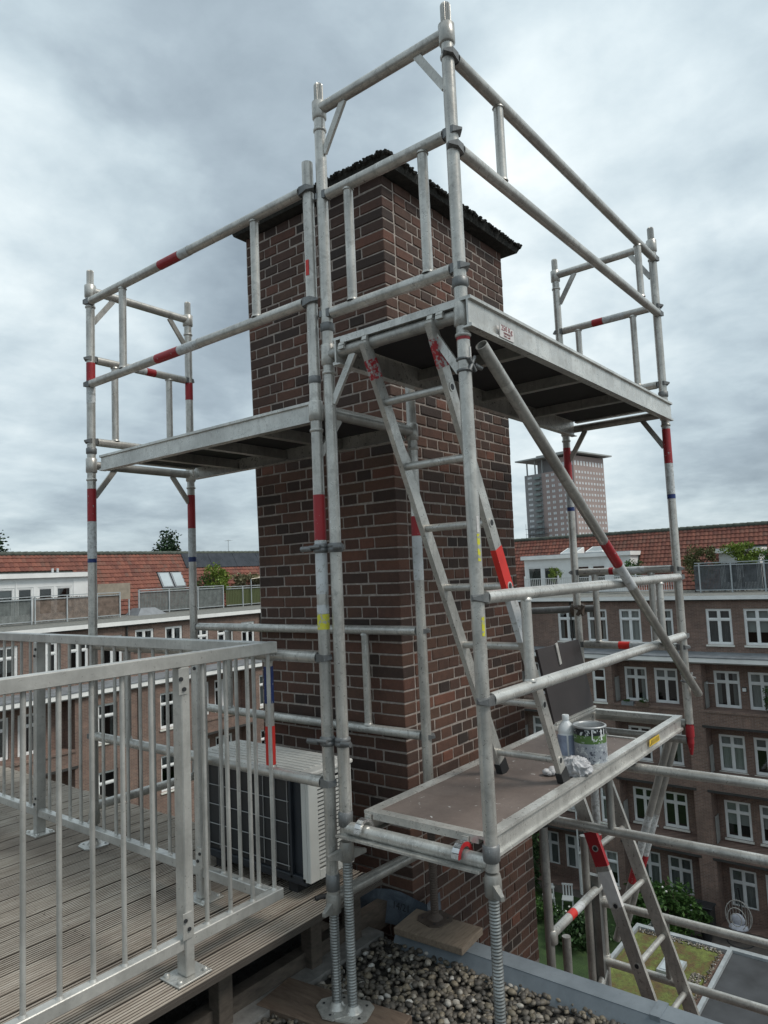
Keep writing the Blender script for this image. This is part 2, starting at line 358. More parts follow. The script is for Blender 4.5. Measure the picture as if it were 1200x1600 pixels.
# ------------------------------------------------------------------ mesh helpers
class MB:
    def __init__(s, xf=None):
        s.v = []; s.f = []; s.sm = []; s.r = []; s.xf = xf; s.cur = 0.0
    def add(s, vs, fs, smooth=False):
        o = len(s.v)
        s.v += [s.xf(*p) if s.xf else tuple(p) for p in vs]
        for f in fs: s.f.append(tuple(i+o for i in f)); s.sm.append(smooth); s.r.append(s.cur)
        return s
    def box(s, x0, x1, y0, y1, z0, z1):
        return s.add([(x0, y0, z0), (x1, y0, z0), (x1, y1, z0), (x0, y1, z0), (x0, y0, z1), (x1, y0, z1), (x1, y1, z1), (x0, y1, z1)],
                     [(3, 2, 1, 0), (4, 5, 6, 7), (0, 1, 5, 4), (1, 2, 6, 5), (2, 3, 7, 6), (3, 0, 4, 7)])
    def cbox(s, x0, x1, y0, y1, z0, z1, c=.003):
        # chamfered box
        vs = []
        for z, k in ((z0, c), (z0+c, 0), (z1-c, 0), (z1, c)):
            vs += [(x0+k, y0+c, z), (x0+c, y0+k, z), (x1-c, y0+k, z), (x1-k, y0+c, z), (x1-k, y1-c, z), (x1-c, y1-k, z), (x0+c, y1-k, z), (x0+k, y1-c, z)]
        fs = [tuple(reversed(range(8))), tuple(range(24, 32))]
        for r in range(3):
            for i in range(8):
                j = (i+1) % 8; fs.append((r*8+i, r*8+j, r*8+8+j, r*8+8+i))
        return s.add(vs, fs)
    def tube(s, a, b, r, n=14, caps=True, r2=None, hollow=0):
        a = Vector(a); b = Vector(b); d = (b-a).normalized()
        u = d.cross(Vector((0, 0, 1)) if abs(d.z) < .95 else Vector((1, 0, 0))).normalized(); w = d.cross(u)
        r2 = r if r2 is None else r2
        vs = []
        for p, q in ((a, r), (b, r2)):
            for i in range(n):
                t = 2*math.pi*i/n; vs.append(tuple(p+q*(math.cos(t)*u+math.sin(t)*w)))
        s.add(vs, [(i, (i+1) % n, n+(i+1) % n, n+i) for i in range(n)], True)
        if hollow:
            for p, sg in ((a, 1), (b, -1)):
                ring = [tuple(p+r*(math.cos(2*math.pi*i/n)*u+math.sin(2*math.pi*i/n)*w)) for i in range(n)]
                inn = [tuple(p+(r-hollow)*(math.cos(2*math.pi*i/n)*u+math.sin(2*math.pi*i/n)*w)) for i in range(n)]
                deep = [tuple(p+sg*d*.12+(r-hollow)*(math.cos(2*math.pi*i/n)*u+math.sin(2*math.pi*i/n)*w)) for i in range(n)]
                s.add(ring+inn+deep, [(i, (i+1) % n, n+(i+1) % n, n+i) for i in range(n)]+[(n+i, n+(i+1) % n, 2*n+(i+1) % n, 2*n+i) for i in range(n)]+[tuple(range(2*n, 3*n))])
        elif caps:
            s.add(vs, [tuple(reversed(range(n))), tuple(range(n, 2*n))])
        return s
    def path(s, pts, r, n=10):
        for a, b in zip(pts, pts[1:]): s.tube(a, b, r, n)
        return s
    def bar(s, a, b, w, h, updir=(0, 0, 1)):
        a = Vector(a); b = Vector(b); d = (b-a).normalized(); side = d.cross(Vector(updir)).normalized(); u = side.cross(d)
        vs = []
        for p in (a, b):
            for i, j in ((-1, -1), (1, -1), (1, 1), (-1, 1)): vs.append(tuple(p+side*i*w/2+u*j*h/2))
        return s.add(vs, [(0, 1, 2, 3), (7, 6, 5, 4), (0, 4, 5, 1), (1, 5, 6, 2), (2, 6, 7, 3), (3, 7, 4, 0)])
    def lathe(s, c, prof, n=20, smooth=True, flute=0, caps=True):
        c = Vector(c); vs = []
        for r, z in prof:
            for i in range(n):
                t = 2*math.pi*i/n; q = r*(1-flute*(i % 2)); vs.append((c.x+q*math.cos(t), c.y+q*math.sin(t), c.z+z))
        m_ = len(prof)
        s.add(vs, [(k*n+i, k*n+(i+1) % n, (k+1)*n+(i+1) % n, (k+1)*n+i) for k in range(m_-1) for i in range(n)], smooth)
        if caps: s.add(vs, [tuple(reversed(range(n))), tuple(range((m_-1)*n, m_*n))])
        return s
    def quad(s, a, b, c, d): return s.add([a, b, c, d], [(0, 1, 2, 3)])
    def ball(s, c, rx, ry, rz, n=8, m_=6, jit=0, rot=None):
        vs = []
        for k in range(m_+1):
            ph = math.pi*k/m_
            for i in range(n):
                t = 2*math.pi*i/n; j = 1+jit*(R.random()-.5)
                p = Vector((rx*math.sin(ph)*math.cos(t)*j, ry*math.sin(ph)*math.sin(t)*j, rz*math.cos(ph)))
                if rot: p = rot @ p
                vs.append((c[0]+p.x, c[1]+p.y, c[2]+p.z))
        return s.add(vs, [(k*n+i, (k+1)*n+i, (k+1)*n+(i+1) % n, k*n+(i+1) % n) for k in range(m_) for i in range(n)], True)
    def prism(s, poly, axis, a, b):
        # poly of 2D points extruded along axis ('x','y','z') from a to b
        f = {'x': lambda p, t: (t, p[0], p[1]), 'y': lambda p, t: (p[0], t, p[1]), 'z': lambda p, t: (p[0], p[1], t)}[axis]
        n = len(poly); vs = [f(p, a) for p in poly]+[f(p, b) for p in poly]
        return s.add(vs, [tuple(range(n)), tuple(reversed(range(n, 2*n)))]+[(i, n+i, n+(i+1) % n, (i+1) % n) for i in range(n)])
    def mesh(s, name, mat, off=(0, 0, 0)):
        me = bpy.data.meshes.new(name)
        me.from_pydata([(x-off[0], y-off[1], z-off[2]) for x, y, z in s.v], [], s.f)
        me.polygons.foreach_set('use_smooth', s.sm)
        if any(s.r):
            at = me.attributes.new('rnd', 'FLOAT', 'FACE'); at.data.foreach_set('value', s.r)
        me.materials.append(MATS[mat]); me.update()
        return me
ORG = {}
def link(o, parent=None):
    scene.collection.objects.link(o)
    if parent: o.parent = parent
    return o
def build(mb, name, mat, parent=None, loc=None, kind=None, label=None):
    if parent is not None: off = ORG[parent.name]
    else: off = loc or (0, 0, 0)
    o = bpy.data.objects.new(name, mb.mesh(name, mat, off)); link(o, parent)
    if parent is None: o.location = off
    ORG[o.name] = off
    if kind: o['kind'] = kind
    if label: o['label'] = label
    return o
def tag(o, label, cat, group=None):
    o['label'] = label; o['category'] = cat
    if group: o['group'] = group
    return o
def thing(name, label, cat, loc, group=None):
    o = bpy.data.objects.new(name, None); o.empty_display_size = .1; link(o); o.location = loc; ORG[o.name] = tuple(loc)
    return tag(o, label, cat, group)
def structure(mb, name, mat, loc=None): return build(mb, name, mat, None, loc, kind='structure')
def part_copy(src, parent, delta, name=None):
    c = src.copy(); scene.collection.objects.link(c); c.parent = parent; c.location = Vector(src.location)+Vector(delta); ORG[c.name] = ORG[src.name]
    return c
def seg(p, q, t): return tuple(a+(b-a)*t for a, b in zip(p, q))

# ------------------------------------------------------------------ ground, own building, roof
GZ = -15.6
structure(MB().box(-600, 900, -600, 900, GZ-.5, GZ), 'ground', 'paving')
structure(MB().box(3.2, 32.5, 10.6, 26, GZ+.004, GZ+.03), 'lawn', 'lawn')
structure(MB().box(27, 33.2, 3, 10.6, GZ+.004, GZ+.035), 'patio', 'paving')
own = thing('own_building', 'brick building whose flat gravel roof and timber deck carry the scaffold', 'building', (0, 0, GZ))
build(MB().box(-12, 2.86, -14, 14, GZ, -1.87), 'wall', 'own_brick', own)
structure(MB().box(-12, 2.83, -14, 2.36, -1.869, -1.80), 'roof', 'roof_grit')
structure(MB().box(-12, 2.83, 2.36, 14, -1.869, -1.82), 'roof_under_deck', 'roof_grit')
parapet = MB().box(2.832, 2.93, -14, 2.26, -1.88, -1.725)
parapet.prism([(2.79, -1.80), (2.832, -1.80), (2.832, -1.728)], 'y', -14, 2.26)
for y in (1.02, -.3, -1.6): parapet.box(2.826, 2.936, y-.02, y+.02, -1.80, -1.719)
structure(parapet, 'roof_edge', 'parapet_metal')
structure(MB().box(1.2, 2.83, 2.34, 2.44, -1.82, -1.765), 'kerb', 'concrete_kerb')
structure(MB().box(1.2, 3.02, 2.44, 2.50, -1.82, -1.70), 'kerb_board', 'dark_timber')
# pebbles
pb = MB()
for i in range(9000):
    x = 1.0+R.random()*1.82; y = .35+R.random()*1.98
    pb.cur = R.random() if R.random() > .25 else R.random()*.5
    r = .0085+.0085*R.random()**1.6
    rot = Matrix.Rotation(R.random()*6.3, 3, 'Z') @ Matrix.Rotation((R.random()-.5)*.9, 3, 'X')
    pb.ball((x, y, -1.795+.02*R.random()+.012*noise.noise(Vector((x*6, y*6, 0)))), r*1.35, r*(.8+.3*R.random()), r*.75, 7, 5, .12, rot)
for x, y in ((1.75, 2.5), (1.83, 2.56), (1.9, 2.5), (2.0, 2.62), (1.6, 2.55)):
    pb.cur = .9; pb.ball((x, y, -1.80), .019, .015, .012, 7, 5, .1)
build(pb, 'gravel', 'pebble', kind='stuff')

# ------------------------------------------------------------------ timber deck
deck = thing('wooden_deck', 'weathered grooved timber roof deck behind the metal railing', 'deck', (0, 2.285, -1.475))
deck['kind'] = 'structure'; del deck['category']
PW, nG = .1385, 8
def board_profile(y0):
    pts = [(y0, -1.503), (y0+PW-.008, -1.503)]
    g = (PW-.008)/nG
    for k in range(nG, 0, -1):
        e1 = y0+g*k; pts += [(e1-.0004, -1.475), (e1-g*.52, -1.475), (e1-g*.58, -1.4865), (e1-g*.96, -1.4865)]
    return [p for p in pts]
proto = None
for i in range(38):
    y0 = 2.285+i*PW
    if proto is None:
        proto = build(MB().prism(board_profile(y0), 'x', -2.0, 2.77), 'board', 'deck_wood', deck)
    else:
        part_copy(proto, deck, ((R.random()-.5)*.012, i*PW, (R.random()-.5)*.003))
dt = MB()
dt.box(-2, 2.765, 2.47, 2.51, -1.60, -1.505)
for k in range(9): dt.box(-1.75+.56*k, -1.69+.56*k, 2.512, 7.5, -1.60, -1.505)
build(dt, 'joist', 'dark_timber', deck)
for k, x in enumerate((.35, 1.2, 1.90, 2.42, 2.70)):
    p = build(MB().cbox(x-.035, x+.035, 2.40, 2.468, -1.82, -1.505), 'deck_post', 'dark_timber', deck)
for x in (.5, 1.5, 2.5):
    for y in (4, 5.5, 7): build(MB().box(x-.04, x+.04, y-.04, y+.04, -1.82, -1.60), 'deck_post', 'dark_timber', deck)

sc = MB()
for i in range(38):
    for k in range(9):
        for dy in (.035, .10):
            x = -1.72+.56*k+R.uniform(-.006, .006); y = 2.285+i*PW+dy
            if x < 2.74: sc.lathe((x, y, -1.4762), [(.0045, 0), (.0045, .0025)], 6)
build(sc, 'screws', 'rusty_steel', deck, kind='stuff')
# loose planks under the jacks
pl = MB().cbox(-.11, .11, -.31, .31, -.016, .016, .003)
o = build(pl, 'timber_plank', 'plank_wood', None, (0, 0, 0)); o.location = (2.215, 2.12, -1.776); o.rotation_euler = (0, 0, rad(8))
tag(o, 'dark brown plank on the gravel under two overlapping jack plates', 'plank')
pl = MB().cbox(-.105, .105, -.185, .185, -.017, .017, .003)
o = build(pl, 'timber_plank', 'pale_plank', None, (0, 0, 0)); o.location = (2.885, 2.05, -1.706); o.rotation_euler = (rad(1), rad(-1), rad(4))
tag(o, 'pale sawn plank at the chimney foot under the rusty jack', 'plank')

# ------------------------------------------------------------------ chimney
CX, CY, LX, LY = 3.02, 2.29, 1.33, 1.11
CTOP, PIT = 2.171, .0635
chim = thing('brick_chimney', 'tall square chimney of dark purple-brown bricks inside the scaffolding', 'chimney', (CX, CY, GZ))
mc = MB()
zs_ = [-2.6, .2, .77, 1.34, 1.9, CTOP+PIT-.006]; vs_ = []
for z in zs_:
    k = 1+.036*min(1, max(0, (z-.2)/1.7)); vs_ += [(CX+.0045, CY+.0045, z), (CX+LX*k-.006, CY+.0045, z), (CX+LX*k-.006, CY+LY*k-.006, z), (CX+.0045, CY+LY*k-.006, z)]
mc.add(vs_, [(4*r+i, 4*r+(i+1) % 4, 4*r+4+(i+1) % 4, 4*r+4+i) for r in range(5) for i in range(4)]+[(3, 2, 1, 0), (20, 21, 22, 23)])
build(mc, 'mortar', 'chimney_mortar', chim)
build(MB().box(CX, CX+LX, CY, CY+LY, GZ, -2.6), 'shaft_wall', 'own_brick', chim)
def brick_mesh(L, seed):
    r = random.Random(seed); mb = MB(); d, h = .1008, PIT-.0092
    mb.cbox(0, L, 0, d, 0, h, .0035)
    mb.v = [(x+r.uniform(-.0016, .0016), y+r.uniform(-.0012, .0012), z+r.uniform(-.0016, .0016)) for x, y, z in mb.v]
    return mb
BR = {}
for nm, L in (('s', .2117), ('h', .1008), ('t', .1555), ('q', .0445)):
    BR[nm] = [brick_mesh(L, k*7+len(nm)+ord(nm)) for k in range(5)]
BM = {k: [mb.mesh('brick', 'chimney_brick') for mb in v] for k, v in BR.items()}
BL = {'s': .2117, 'h': .1008, 't': .1555, 'q': .0445}
# gather positions: (type, x, y, z, rotation)  rotation 0: runs along +X on the -Y face; 1: runs along +Y on the -X face
bricks = []
J = .0101
for k in range(-1, 74):
    z = CTOP-k*PIT-PIT+.0046
    ev = k % 2 == 0
    # -X face (along Y from the corner)
    def run(seq, first, total):
        u = 0; out = []; q_ = 0
        if first: out.append((first, 0)); u = BL[first]+J
        while u < total-.03:
            t = seq[q_ % len(seq)]; q_ += 1
            if u+BL[t] > total+.004: t = 'h' if total-u > .09 else 'q'
            if u+BL[t] > total+.02: break
            out.append((t, u)); u += BL[t]+J
        return out
    if ev: la = run('s', None, LY); ra = [(t, u+.1109) for t, u in run('h', None, LX-.1109)]
    else: la = run('h', 't', LY); ra = [(t, u+.1109) for t, u in run('shhsh', 't', LX-.1109)]
    for t, u in la: bricks.append((t, 'L', u, z))
    for t, u in ra: bricks.append((t, 'R', u, z))
def flare(z): return 1+.036*min(1, max(0, (z-.2)/1.7))
def brick_xf(side, u, z, j):
    k = flare(z); S = Matrix.Diagonal((k, 1, 1, 1))
    if side == 'R': return Matrix.Translation((CX+u*k, CY+j, z)) @ S
    # -X face: local x -> +Y , local y -> +X  (mirror handled by rotating 90 and shifting)
    return Matrix.Translation((CX+.1008+j, CY+u*k, z)) @ Matrix.Rotation(math.pi/2, 4, 'Z') @ S
def show(b):
    t, side, u, z = b
    p = brick_xf(side, u, z, 0) @ Vector((BL[t]/2, .0, .03)) if side == 'R' else Vector((CX, CY+u+BL[t]/2, z+.03))
    n = Vector((0, -1, 0)) if side == 'R' else Vector((-1, 0, 0))
    v = -p; d = v.length; c = cam.matrix_world.inverted() @ p
    if -c.z <= 0 or abs(c.x/-c.z) > .54 or abs(c.y/-c.z) > .72: return 0
    ok = z < 2.1 and z > -1.75
    if side == 'L' and (p.y > 3.38 or z < -.85): ok = False
    if side == 'R' and (z < -1.6): ok = False
    return BL[t]*n.dot(v)/d**3 if ok else 0
order = sorted(range(len(bricks)), key=lambda i: -show(bricks[i]))
single = set(order[:296])
stuffb = MB()
for i, b in enumerate(bricks):
    t, side, u, z = b; j = R.uniform(-.0022, .0022)
    M = brick_xf(side, u, z, j) @ Matrix.Rotation(R.uniform(-.006, .006), 4, 'Y')
    v = R.randrange(5)
    if i in single:
        o = bpy.data.objects.new('brick', BM[t][v]); link(o, chim)
        L_ = Matrix.Translation(-Vector(ORG[chim.name])) @ M
        o.matrix_local = L_
    else:
        mb = BR[t][v]; stuffb.cur = R.random()+.001
        stuffb.add([tuple(M @ Vector(p)) for p in mb.v], mb.f)
o = build(stuffb, 'brickwork', 'chimney_brick', chim, kind='stuff')
# cap slab with ragged mossy edge
cap = MB()
cx0, cx1, cy0, cy1, cz0, cz1 = 2.93, 4.50, 2.19, 3.49, CTOP+PIT+.004, CTOP+PIT+.042
nx, ny = 60, 50
def capz(x, y):
    e_ = min(x-cx0, cx1-x, y-cy0, cy1-y)
    return cz1+.03*min(1, e_/.3)+.022*noise.noise(Vector((x*9, y*9, 0)))+.016*noise.noise(Vector((x*30, y*30, 3)))
top = []
for j_ in range(ny+1):
    for i_ in range(nx+1):
        x = cx0+(cx1-cx0)*i_/nx; y = cy0+(cy1-cy0)*j_/ny
        ex = .02*noise.noise(Vector((x*22, y*22, 7))); top.append((x+(ex if i_ in (0, nx) else 0), y+(ex if j_ in (0, ny) else 0), capz(x, y)))
cap.add(top, [(j_*(nx+1)+i_, j_*(nx+1)+i_+1, (j_+1)*(nx+1)+i_+1, (j_+1)*(nx+1)+i_) for j_ in range(ny) for i_ in range(nx)])
per = [(i_, 0) for i_ in range(nx)]+[(nx, j_) for j_ in range(ny)]+[(i_, ny) for i_ in range(nx, 0, -1)]+[(0, j_) for j_ in range(ny, 0, -1)]
pv = [top[j_*(nx+1)+i_] for i_, j_ in per]
mid_ = [(x+.012*(R.random()-.5), y+.012*(R.random()-.5), cz0+.04+.02*R.random()) for x, y, z in pv]
low_ = [(min(max(x, cx0+.02), cx1-.02), min(max(y, cy0+.02), cy1-.02), cz0) for x, y, z in pv]
n_ = len(pv); cap.add(pv+mid_+low_, [(i_, n_+i_, n_+(i_+1) % n_, (i_+1) % n_) for i_ in range(n_)]+[(n_+i_, 2*n_+i_, 2*n_+(i_+1) % n_, n_+(i_+1) % n_) for i_ in range(n_)]+[tuple(range(2*n_, 3*n_))])
capo = build(cap, 'cap_slab', 'moss_cap', chim)
ms = MB()
for k in range(1500):
    sgn = R.random()
    if sgn < .5: x = R.uniform(cx0, cx1); y = cy0+R.uniform(-.012, .03)
    else: y = R.uniform(cy0, cy1); x = cx0+R.uniform(-.012, .03)
    if R.random() < .12: x = cx1+R.uniform(-.03, .01); y = R.uniform(cy0, cy1)
    r = R.uniform(.004, .012); ms.ball((x, y, R.uniform(cz0+.035, cz1+.016)), r*1.4, r*1.2, r*.8, 6, 4, .4)
o = build(ms, 'moss', 'moss_cap', capo, kind='stuff')
build(MB().tube((3.0, 2.32, 2.30), (3.02, 2.31, 2.365), .012).tube((3.02, 2.31, 2.365), (3.06, 2.29, 2.35), .012), 'drain_stub', 'sticker_white', chim)
# blue flashing sheet at the foot
fl = MB()
rows = []
for a in range(15):
    t = a/14
    if t < .72: x, y = 3.0-.015*math.sin(t*9), 2.70-(.70-.29+.14)*t/.72*1.0
    else: x, y = 3.0+(t-.72)*.5, 2.20-.02*math.sin((t-.7)*12)
    y = max(y, 2.19)
    rows.append((x, y))
for a in range(14):
    (xa, ya), (xb, yb) = rows[a], rows[a+1]
    za = -1.655-.012*math.sin(a*.9); zb_ = -1.655-.012*math.sin((a+1)*.9)
    fl.add([(xa-.03, ya-.03, -1.80), (xb-.03, yb-.03, -1.80), (xb-.012, yb-.012, -1.72), (xa-.012, ya-.012, -1.72), (xb, yb, zb_), (xa, ya, za)], [(0, 1, 2, 3), (3, 2, 4, 5)], True)
fo = build(fl, 'flashing_sheet', 'lead_flashing', chim)
def text_mesh(txt, size, name, mat, parent, M, extrude=.0004):
    cu = bpy.data.curves.new(name, 'FONT'); cu.body = txt; cu.size = size; cu.extrude = extrude; cu.resolution_u = 2; cu.align_x = 'CENTER'
    tmp = bpy.data.objects.new(name, cu); scene.collection.objects.link(tmp)
    bpy.context.view_layer.update()
    me = bpy.data.meshes.new_from_object(tmp.evaluated_get(bpy.context.evaluated_depsgraph_get()))
    bpy.data.objects.remove(tmp); me.materials.clear(); me.materials.append(MATS[mat])
    o = bpy.data.objects.new(name, me); link(o, parent)
    base = Vector((0, 0, 0)) if parent is None else Vector(ORG[parent.name])
    o.matrix_local = Matrix.Translation(-base) @ M
    return o
def face_mat(p, xdir, zdir):   # text plane: local x along xdir, local y along zdir
    x = Vector(xdir).normalized(); y = Vector(zdir).normalized(); z = x.cross(y)
    return Matrix((x, y, z)).transposed().to_4x4() if p is None else Matrix.Translation(p) @ Matrix((x, y, z)).transposed().to_4x4()
text_mesh('14/21', .05, 'chalk_number', 'black_metal', chim, face_mat((2.968, 2.335, -1.715), (0, -1, 0), (.15, 0, 1)))

# ------------------------------------------------------------------ scaffold towers
TR = .0254
def post(th, x, y, z0, z1, spigot=True, mat='alu', r=TR):
    p = build(MB().tube((x, y, z0), (x, y, z1), r, 18), 'post', mat, th)
    if spigot:
        q = build(MB().lathe((x, y, z1), [(.021, 0), (.021, .135), (.0185, .142)], 32, False, .16), 'spigot', 'alu', p)
    return p
def collar(th, x, y, z, h=.07, r=.034, mat='alu'):
    return build(MB().lathe((x, y, z), [(r-.006, -h/2-.006), (r, -h/2), (r, h/2), (r-.006, h/2+.005)], 20), 'collar', mat, th)
def ring(th, x, y, z): return build(MB().lathe((x, y, z), [(.027, -.008), (.0305, -.004), (.0305, .004), (.027, .008)], 20), 'ring', 'alu', th)
def band(par, a, b, mat, r=TR+.0008, name='paint_band'):
    return build(MB().tube(a, b, r, 18, caps=False), name, mat, par)
def vband(th, x, y, z0, z1, mat): return band(th, (x, y, z0), (x, y, z1), mat)
def rung(th, a, b, mat='alu', r=TR): return build(MB().tube(a, b, r, 18), 'rung', mat, th)
def brace(th, a, b): return build(MB().bar(a, b, .014, .032), 'corner_brace', 'alu', th)
def claw(th, p, axis, s):
    # cast coupler claw at the end of a guard rail: jaw behind the post plus pointed latch
    x, y, z = p
    mb = MB()
    if axis == 'y':
        mb.add([(x-.0195, y, z-.019), (x+.0195, y, z-.019), (x+.0195, y, z+.019), (x-.0195, y, z+.019), (x-.026, y+s*.052, z-.013), (x+.026, y+s*.052, z-.013), (x+.026, y+s*.052, z+.013), (x-.026, y+s*.052, z+.013), (x, y+s*.078, z-.004), (x, y+s*.078, z+.004)],
               [(0, 1, 2, 3), (0, 4, 5, 1), (1, 5, 6, 2), (2, 6, 7, 3), (3, 7, 4, 0), (4, 8, 5), (7, 6, 9), (5, 8, 9, 6), (4, 7, 9, 8)])
    else:
        mb.add([(x, y-.0195, z-.019), (x, y+.0195, z-.019), (x, y+.0195, z+.019), (x, y-.0195, z+.019), (x+s*.052, y-.026, z-.013), (x+s*.052, y+.026, z-.013), (x+s*.052, y+.026, z+.013), (x+s*.052, y-.026, z+.013), (x+s*.078, y, z-.004), (x+s*.078, y, z+.004)],
               [(0, 1, 2, 3), (0, 4, 5, 1), (1, 5, 6, 2), (2, 6, 7, 3), (3, 7, 4, 0), (4, 8, 5), (7, 6, 9), (5, 8, 9, 6), (4, 7, 9, 8)])
    return build(mb, 'claw', 'cast_clamp', th)
def jack(th, x, y, ztop, zbase, rusty=False, a=.3, handle=True):
    mt = 'rusty_steel' if rusty else 'screw_steel'
    prof = []; z = zbase+.02; P = .0115
    while z < ztop:
        prof += [(.0165, z-zbase), (.0205, z-zbase+P*.3), (.0205, z-zbase+P*.6), (.0165, z-zbase+P*.9)]; z += P
    j = build(MB().lathe((x, y, zbase), prof, 16), 'screw_jack', mt, th)
    pl = MB(); n = 8
    ang = [a+math.pi/8+i*math.pi/4+(.13 if i % 2 else -.13) for i in range(8)]
    pts = [(x+.088*math.cos(t), y+.088*math.sin(t)) for t in ang]
    pl.prism(pts, 'z', zbase-.004, zbase+.003); pl.lathe((x, y, zbase), [(.04, .003), (.032, .012), (.024, .026)], 18)
    b = build(pl, 'base_plate', 'rusty_steel' if rusty else 'galvanised', j)
    hm = MB()
    for k in range(4): hm.lathe((x+.062*math.cos(a+k*math.pi/2), y+.062*math.sin(a+k*math.pi/2), zbase+.0035), [(.006, 0), (.006, .0012)], 8)
    build(hm, 'bolt_hole', 'black_metal', j)
    if handle:
        h = MB().lathe((x, y, ztop), [(.024, -.05), (.031, -.045), (.031, .012), (.027, .03)], 18)
        for sg in (0, math.pi):
            d = Vector((math.cos(a+sg), math.sin(a+sg), 0))
            c0 = Vector((x, y, ztop-.02))
            h.add([tuple(c0+d*.028+Vector((-d.y, d.x, 0))*w_+Vector((0, 0, z_))) for w_, z_ in ((-.012, -.02), (.012, -.02), (.012, .022), (-.012, .022))] +
                  [tuple(c0+d*.085+Vector((-d.y, d.x, 0))*w_+Vector((0, 0, z_-.004))) for w_, z_ in ((-.007, -.006), (.007, -.006), (.007, .008), (-.007, .008))],
                  [(3, 2, 1, 0), (4, 5, 6, 7), (0, 1, 5, 4), (1, 2, 6, 5), (2, 3, 7, 6), (3, 0, 4, 7)])
        build(h, 'jack_nut', 'alu_dull', j)
    return j

X0, Y0, Y1 = 2.247, 1.35, 2.037
X3 = 4.722
tw = thing('scaffold_tower', 'taller scaffold tower in front of the chimney with ladder inside', 'scaffold', (X0, Y0, -1.76))
for (x, y) in ((X0, Y0), (X0, Y1), (X3, Y0), (X3, Y1)):
    near = x < 3
    z0 = -1.06 if near else -1.02
    post(tw, x, y, z0, 2.075)
    collar(tw, x, y, 2.09, .075, .0325); ring(tw, x, y, 1.995)
    collar(tw, x, y, .962, .085, .0325, 'alu'); ring(tw, x, y, .88); collar(tw, x, y, 1.085, .03, .031, 'cast_clamp')
    if near: collar(tw, x, y, -1.0, .05, .031, 'cast_clamp')
for x, zs in ((X0, (2.095, .960)), (X3, (2.095, .955))):
    for z in zs:
        rung(tw, (x, Y0+.02, z), (x, Y1-.02, z), 'alu' if z > 1.5 else 'alu_dull')
        brace(tw, (x, Y0+.145, z-.02), (x, Y0+.02, z-.215)); brace(tw, (x, Y1-.145, z-.02), (x, Y1-.02, z-.215))
rung(tw, (X0, Y0+.01, -1.035), (X0, Y1-.01, -1.035), 'galvanised')
build(MB().box(X0-.045, X0+.0, Y0+.03, Y1+.02, -1.066, -1.058), 'flat_strip', 'galvanised', tw)
rung(tw, (X3, Y0+.02, -1.02), (X3, Y1-.02, -1.02), 'alu_dull'); rung(tw, (X3, Y0+.02, -1.12), (X3, Y1-.02, -1.12), 'alu_dull')
jack(tw, X0, Y0, -1.10, -1.776, a=.9); jack(tw, X0, Y1, -1.12, -1.755, a=-.45)
# red painted ends of the far posts
vband(tw, X3, Y0, -1.03, -1.10, 'paint_red'); build(MB().tube((X3, Y0, -1.02), (X3, Y0, -1.14), .021, 16).tube((X3, Y0, -1.14), (X3, Y0, -1.21), .021, 16, r2=.008), 'spigot', 'paint_red', tw)
build(MB().tube((X3, Y1, -1.02), (X3, Y1, -1.19), .021, 16), 'spigot', 'alu_dull', tw)
vband(tw, X3, Y0, .63, .855, 'paint_red'); vband(tw, X3, Y0, .86, .97, 'paint_white_worn'); vband(tw, X3, Y0, .43, .628, 'paint_white_worn'); vband(tw, X3, Y0, .40, .428, 'paint_blue')
vband(tw, X3, Y1, .60, .83, 'paint_red'); vband(tw, X3, Y1, .41, .598, 'paint_white_worn'); vband(tw, X3, Y1, .38, .408, 'paint_blue')
vband(tw, X0, Y0, .86, .875, 'paint_red')
build(MB().tube((X0+.001, Y0-.0262, .83), (X0+.001, Y0-.0262, .76), .0045, 6), 'sticker', 'sticker_white', tw)
pt = MB()
for a, b, w in ((.03, .13, .014), (-.24, -.17, .009)):
    pt.add([(X0-.0265*math.cos(t), Y0-.0265*math.sin(t), z) for z in (a, b) for t in (.95, 1.2, 1.45)], [(0, 1, 4, 3), (1, 2, 5, 4)])
build(MB().add([(X0-.0266*math.cos(t), Y0-.0266*math.sin(t), z) for z in (.135, .195) for t in (1.0, 1.2, 1.4)], [(0, 1, 4, 3), (1, 2, 5, 4)]), 'sticker', 'sticker_white', tw)
build(pt, 'yellow_tape', 'paint_yellow', tw)
# dark tie tube with rusty coupler behind the far post
tt = thing('tie_tube', 'dark tie tube with rust red coupler crossing a far scaffold post', 'tube', (4.77, 2.1, -.31))
build(MB().tube((4.78, 1.93, -.303), (4.78, 2.52, -.325), .0242, 16), 'tube', 'cast_clamp', tt)
build(MB().tube((4.745, 2.0, -.31), (4.745, 2.085, -.31), .042, 12).tube((4.70, 1.985, -.275), (4.70, 2.03, -.345), .014, 8).tube((4.70, 2.04, -.29), (4.67, 2.0, -.29), .016, 8), 'coupler', 'rusty_steel', tt)

XL, YA, YB, XB = 2.228, 2.105, 3.965, 2.942
tl = thing('scaffold_tower', 'shorter scaffold tower left of the chimney standing partly on the deck', 'scaffold', (XL, YB, -1.475))
post(tl, XL, YA, -1.31, 1.862, spigot=False); post(tl, XL, YB, -1.30, 1.79); post(tl, XB, YB, -1.2, 1.79); post(tl, XB, YA, -1.25, 1.2)
for x, y in ((XL, YB), (XB, YB)):
    collar(tl, x, y, 1.80, .07); ring(tl, x, y, 1.70)
for x, y in ((XL, YA), (XL, YB), (XB, YB), (XB, YA)):
    collar(tl, x, y, .722, .08, .0325, 'alu'); ring(tl, x, y, .635)
collar(tl, XL, YA, .86, .03, .0275, 'cast_clamp'); collar(tl, XL, YB, .81, .03, .031, 'cast_clamp')
collar(tl, XL, YA, -1.26, .06, .029, 'cast_clamp')
rung(tl, (XL+.02, YB, 1.805), (XB-.02, YB, 1.805))
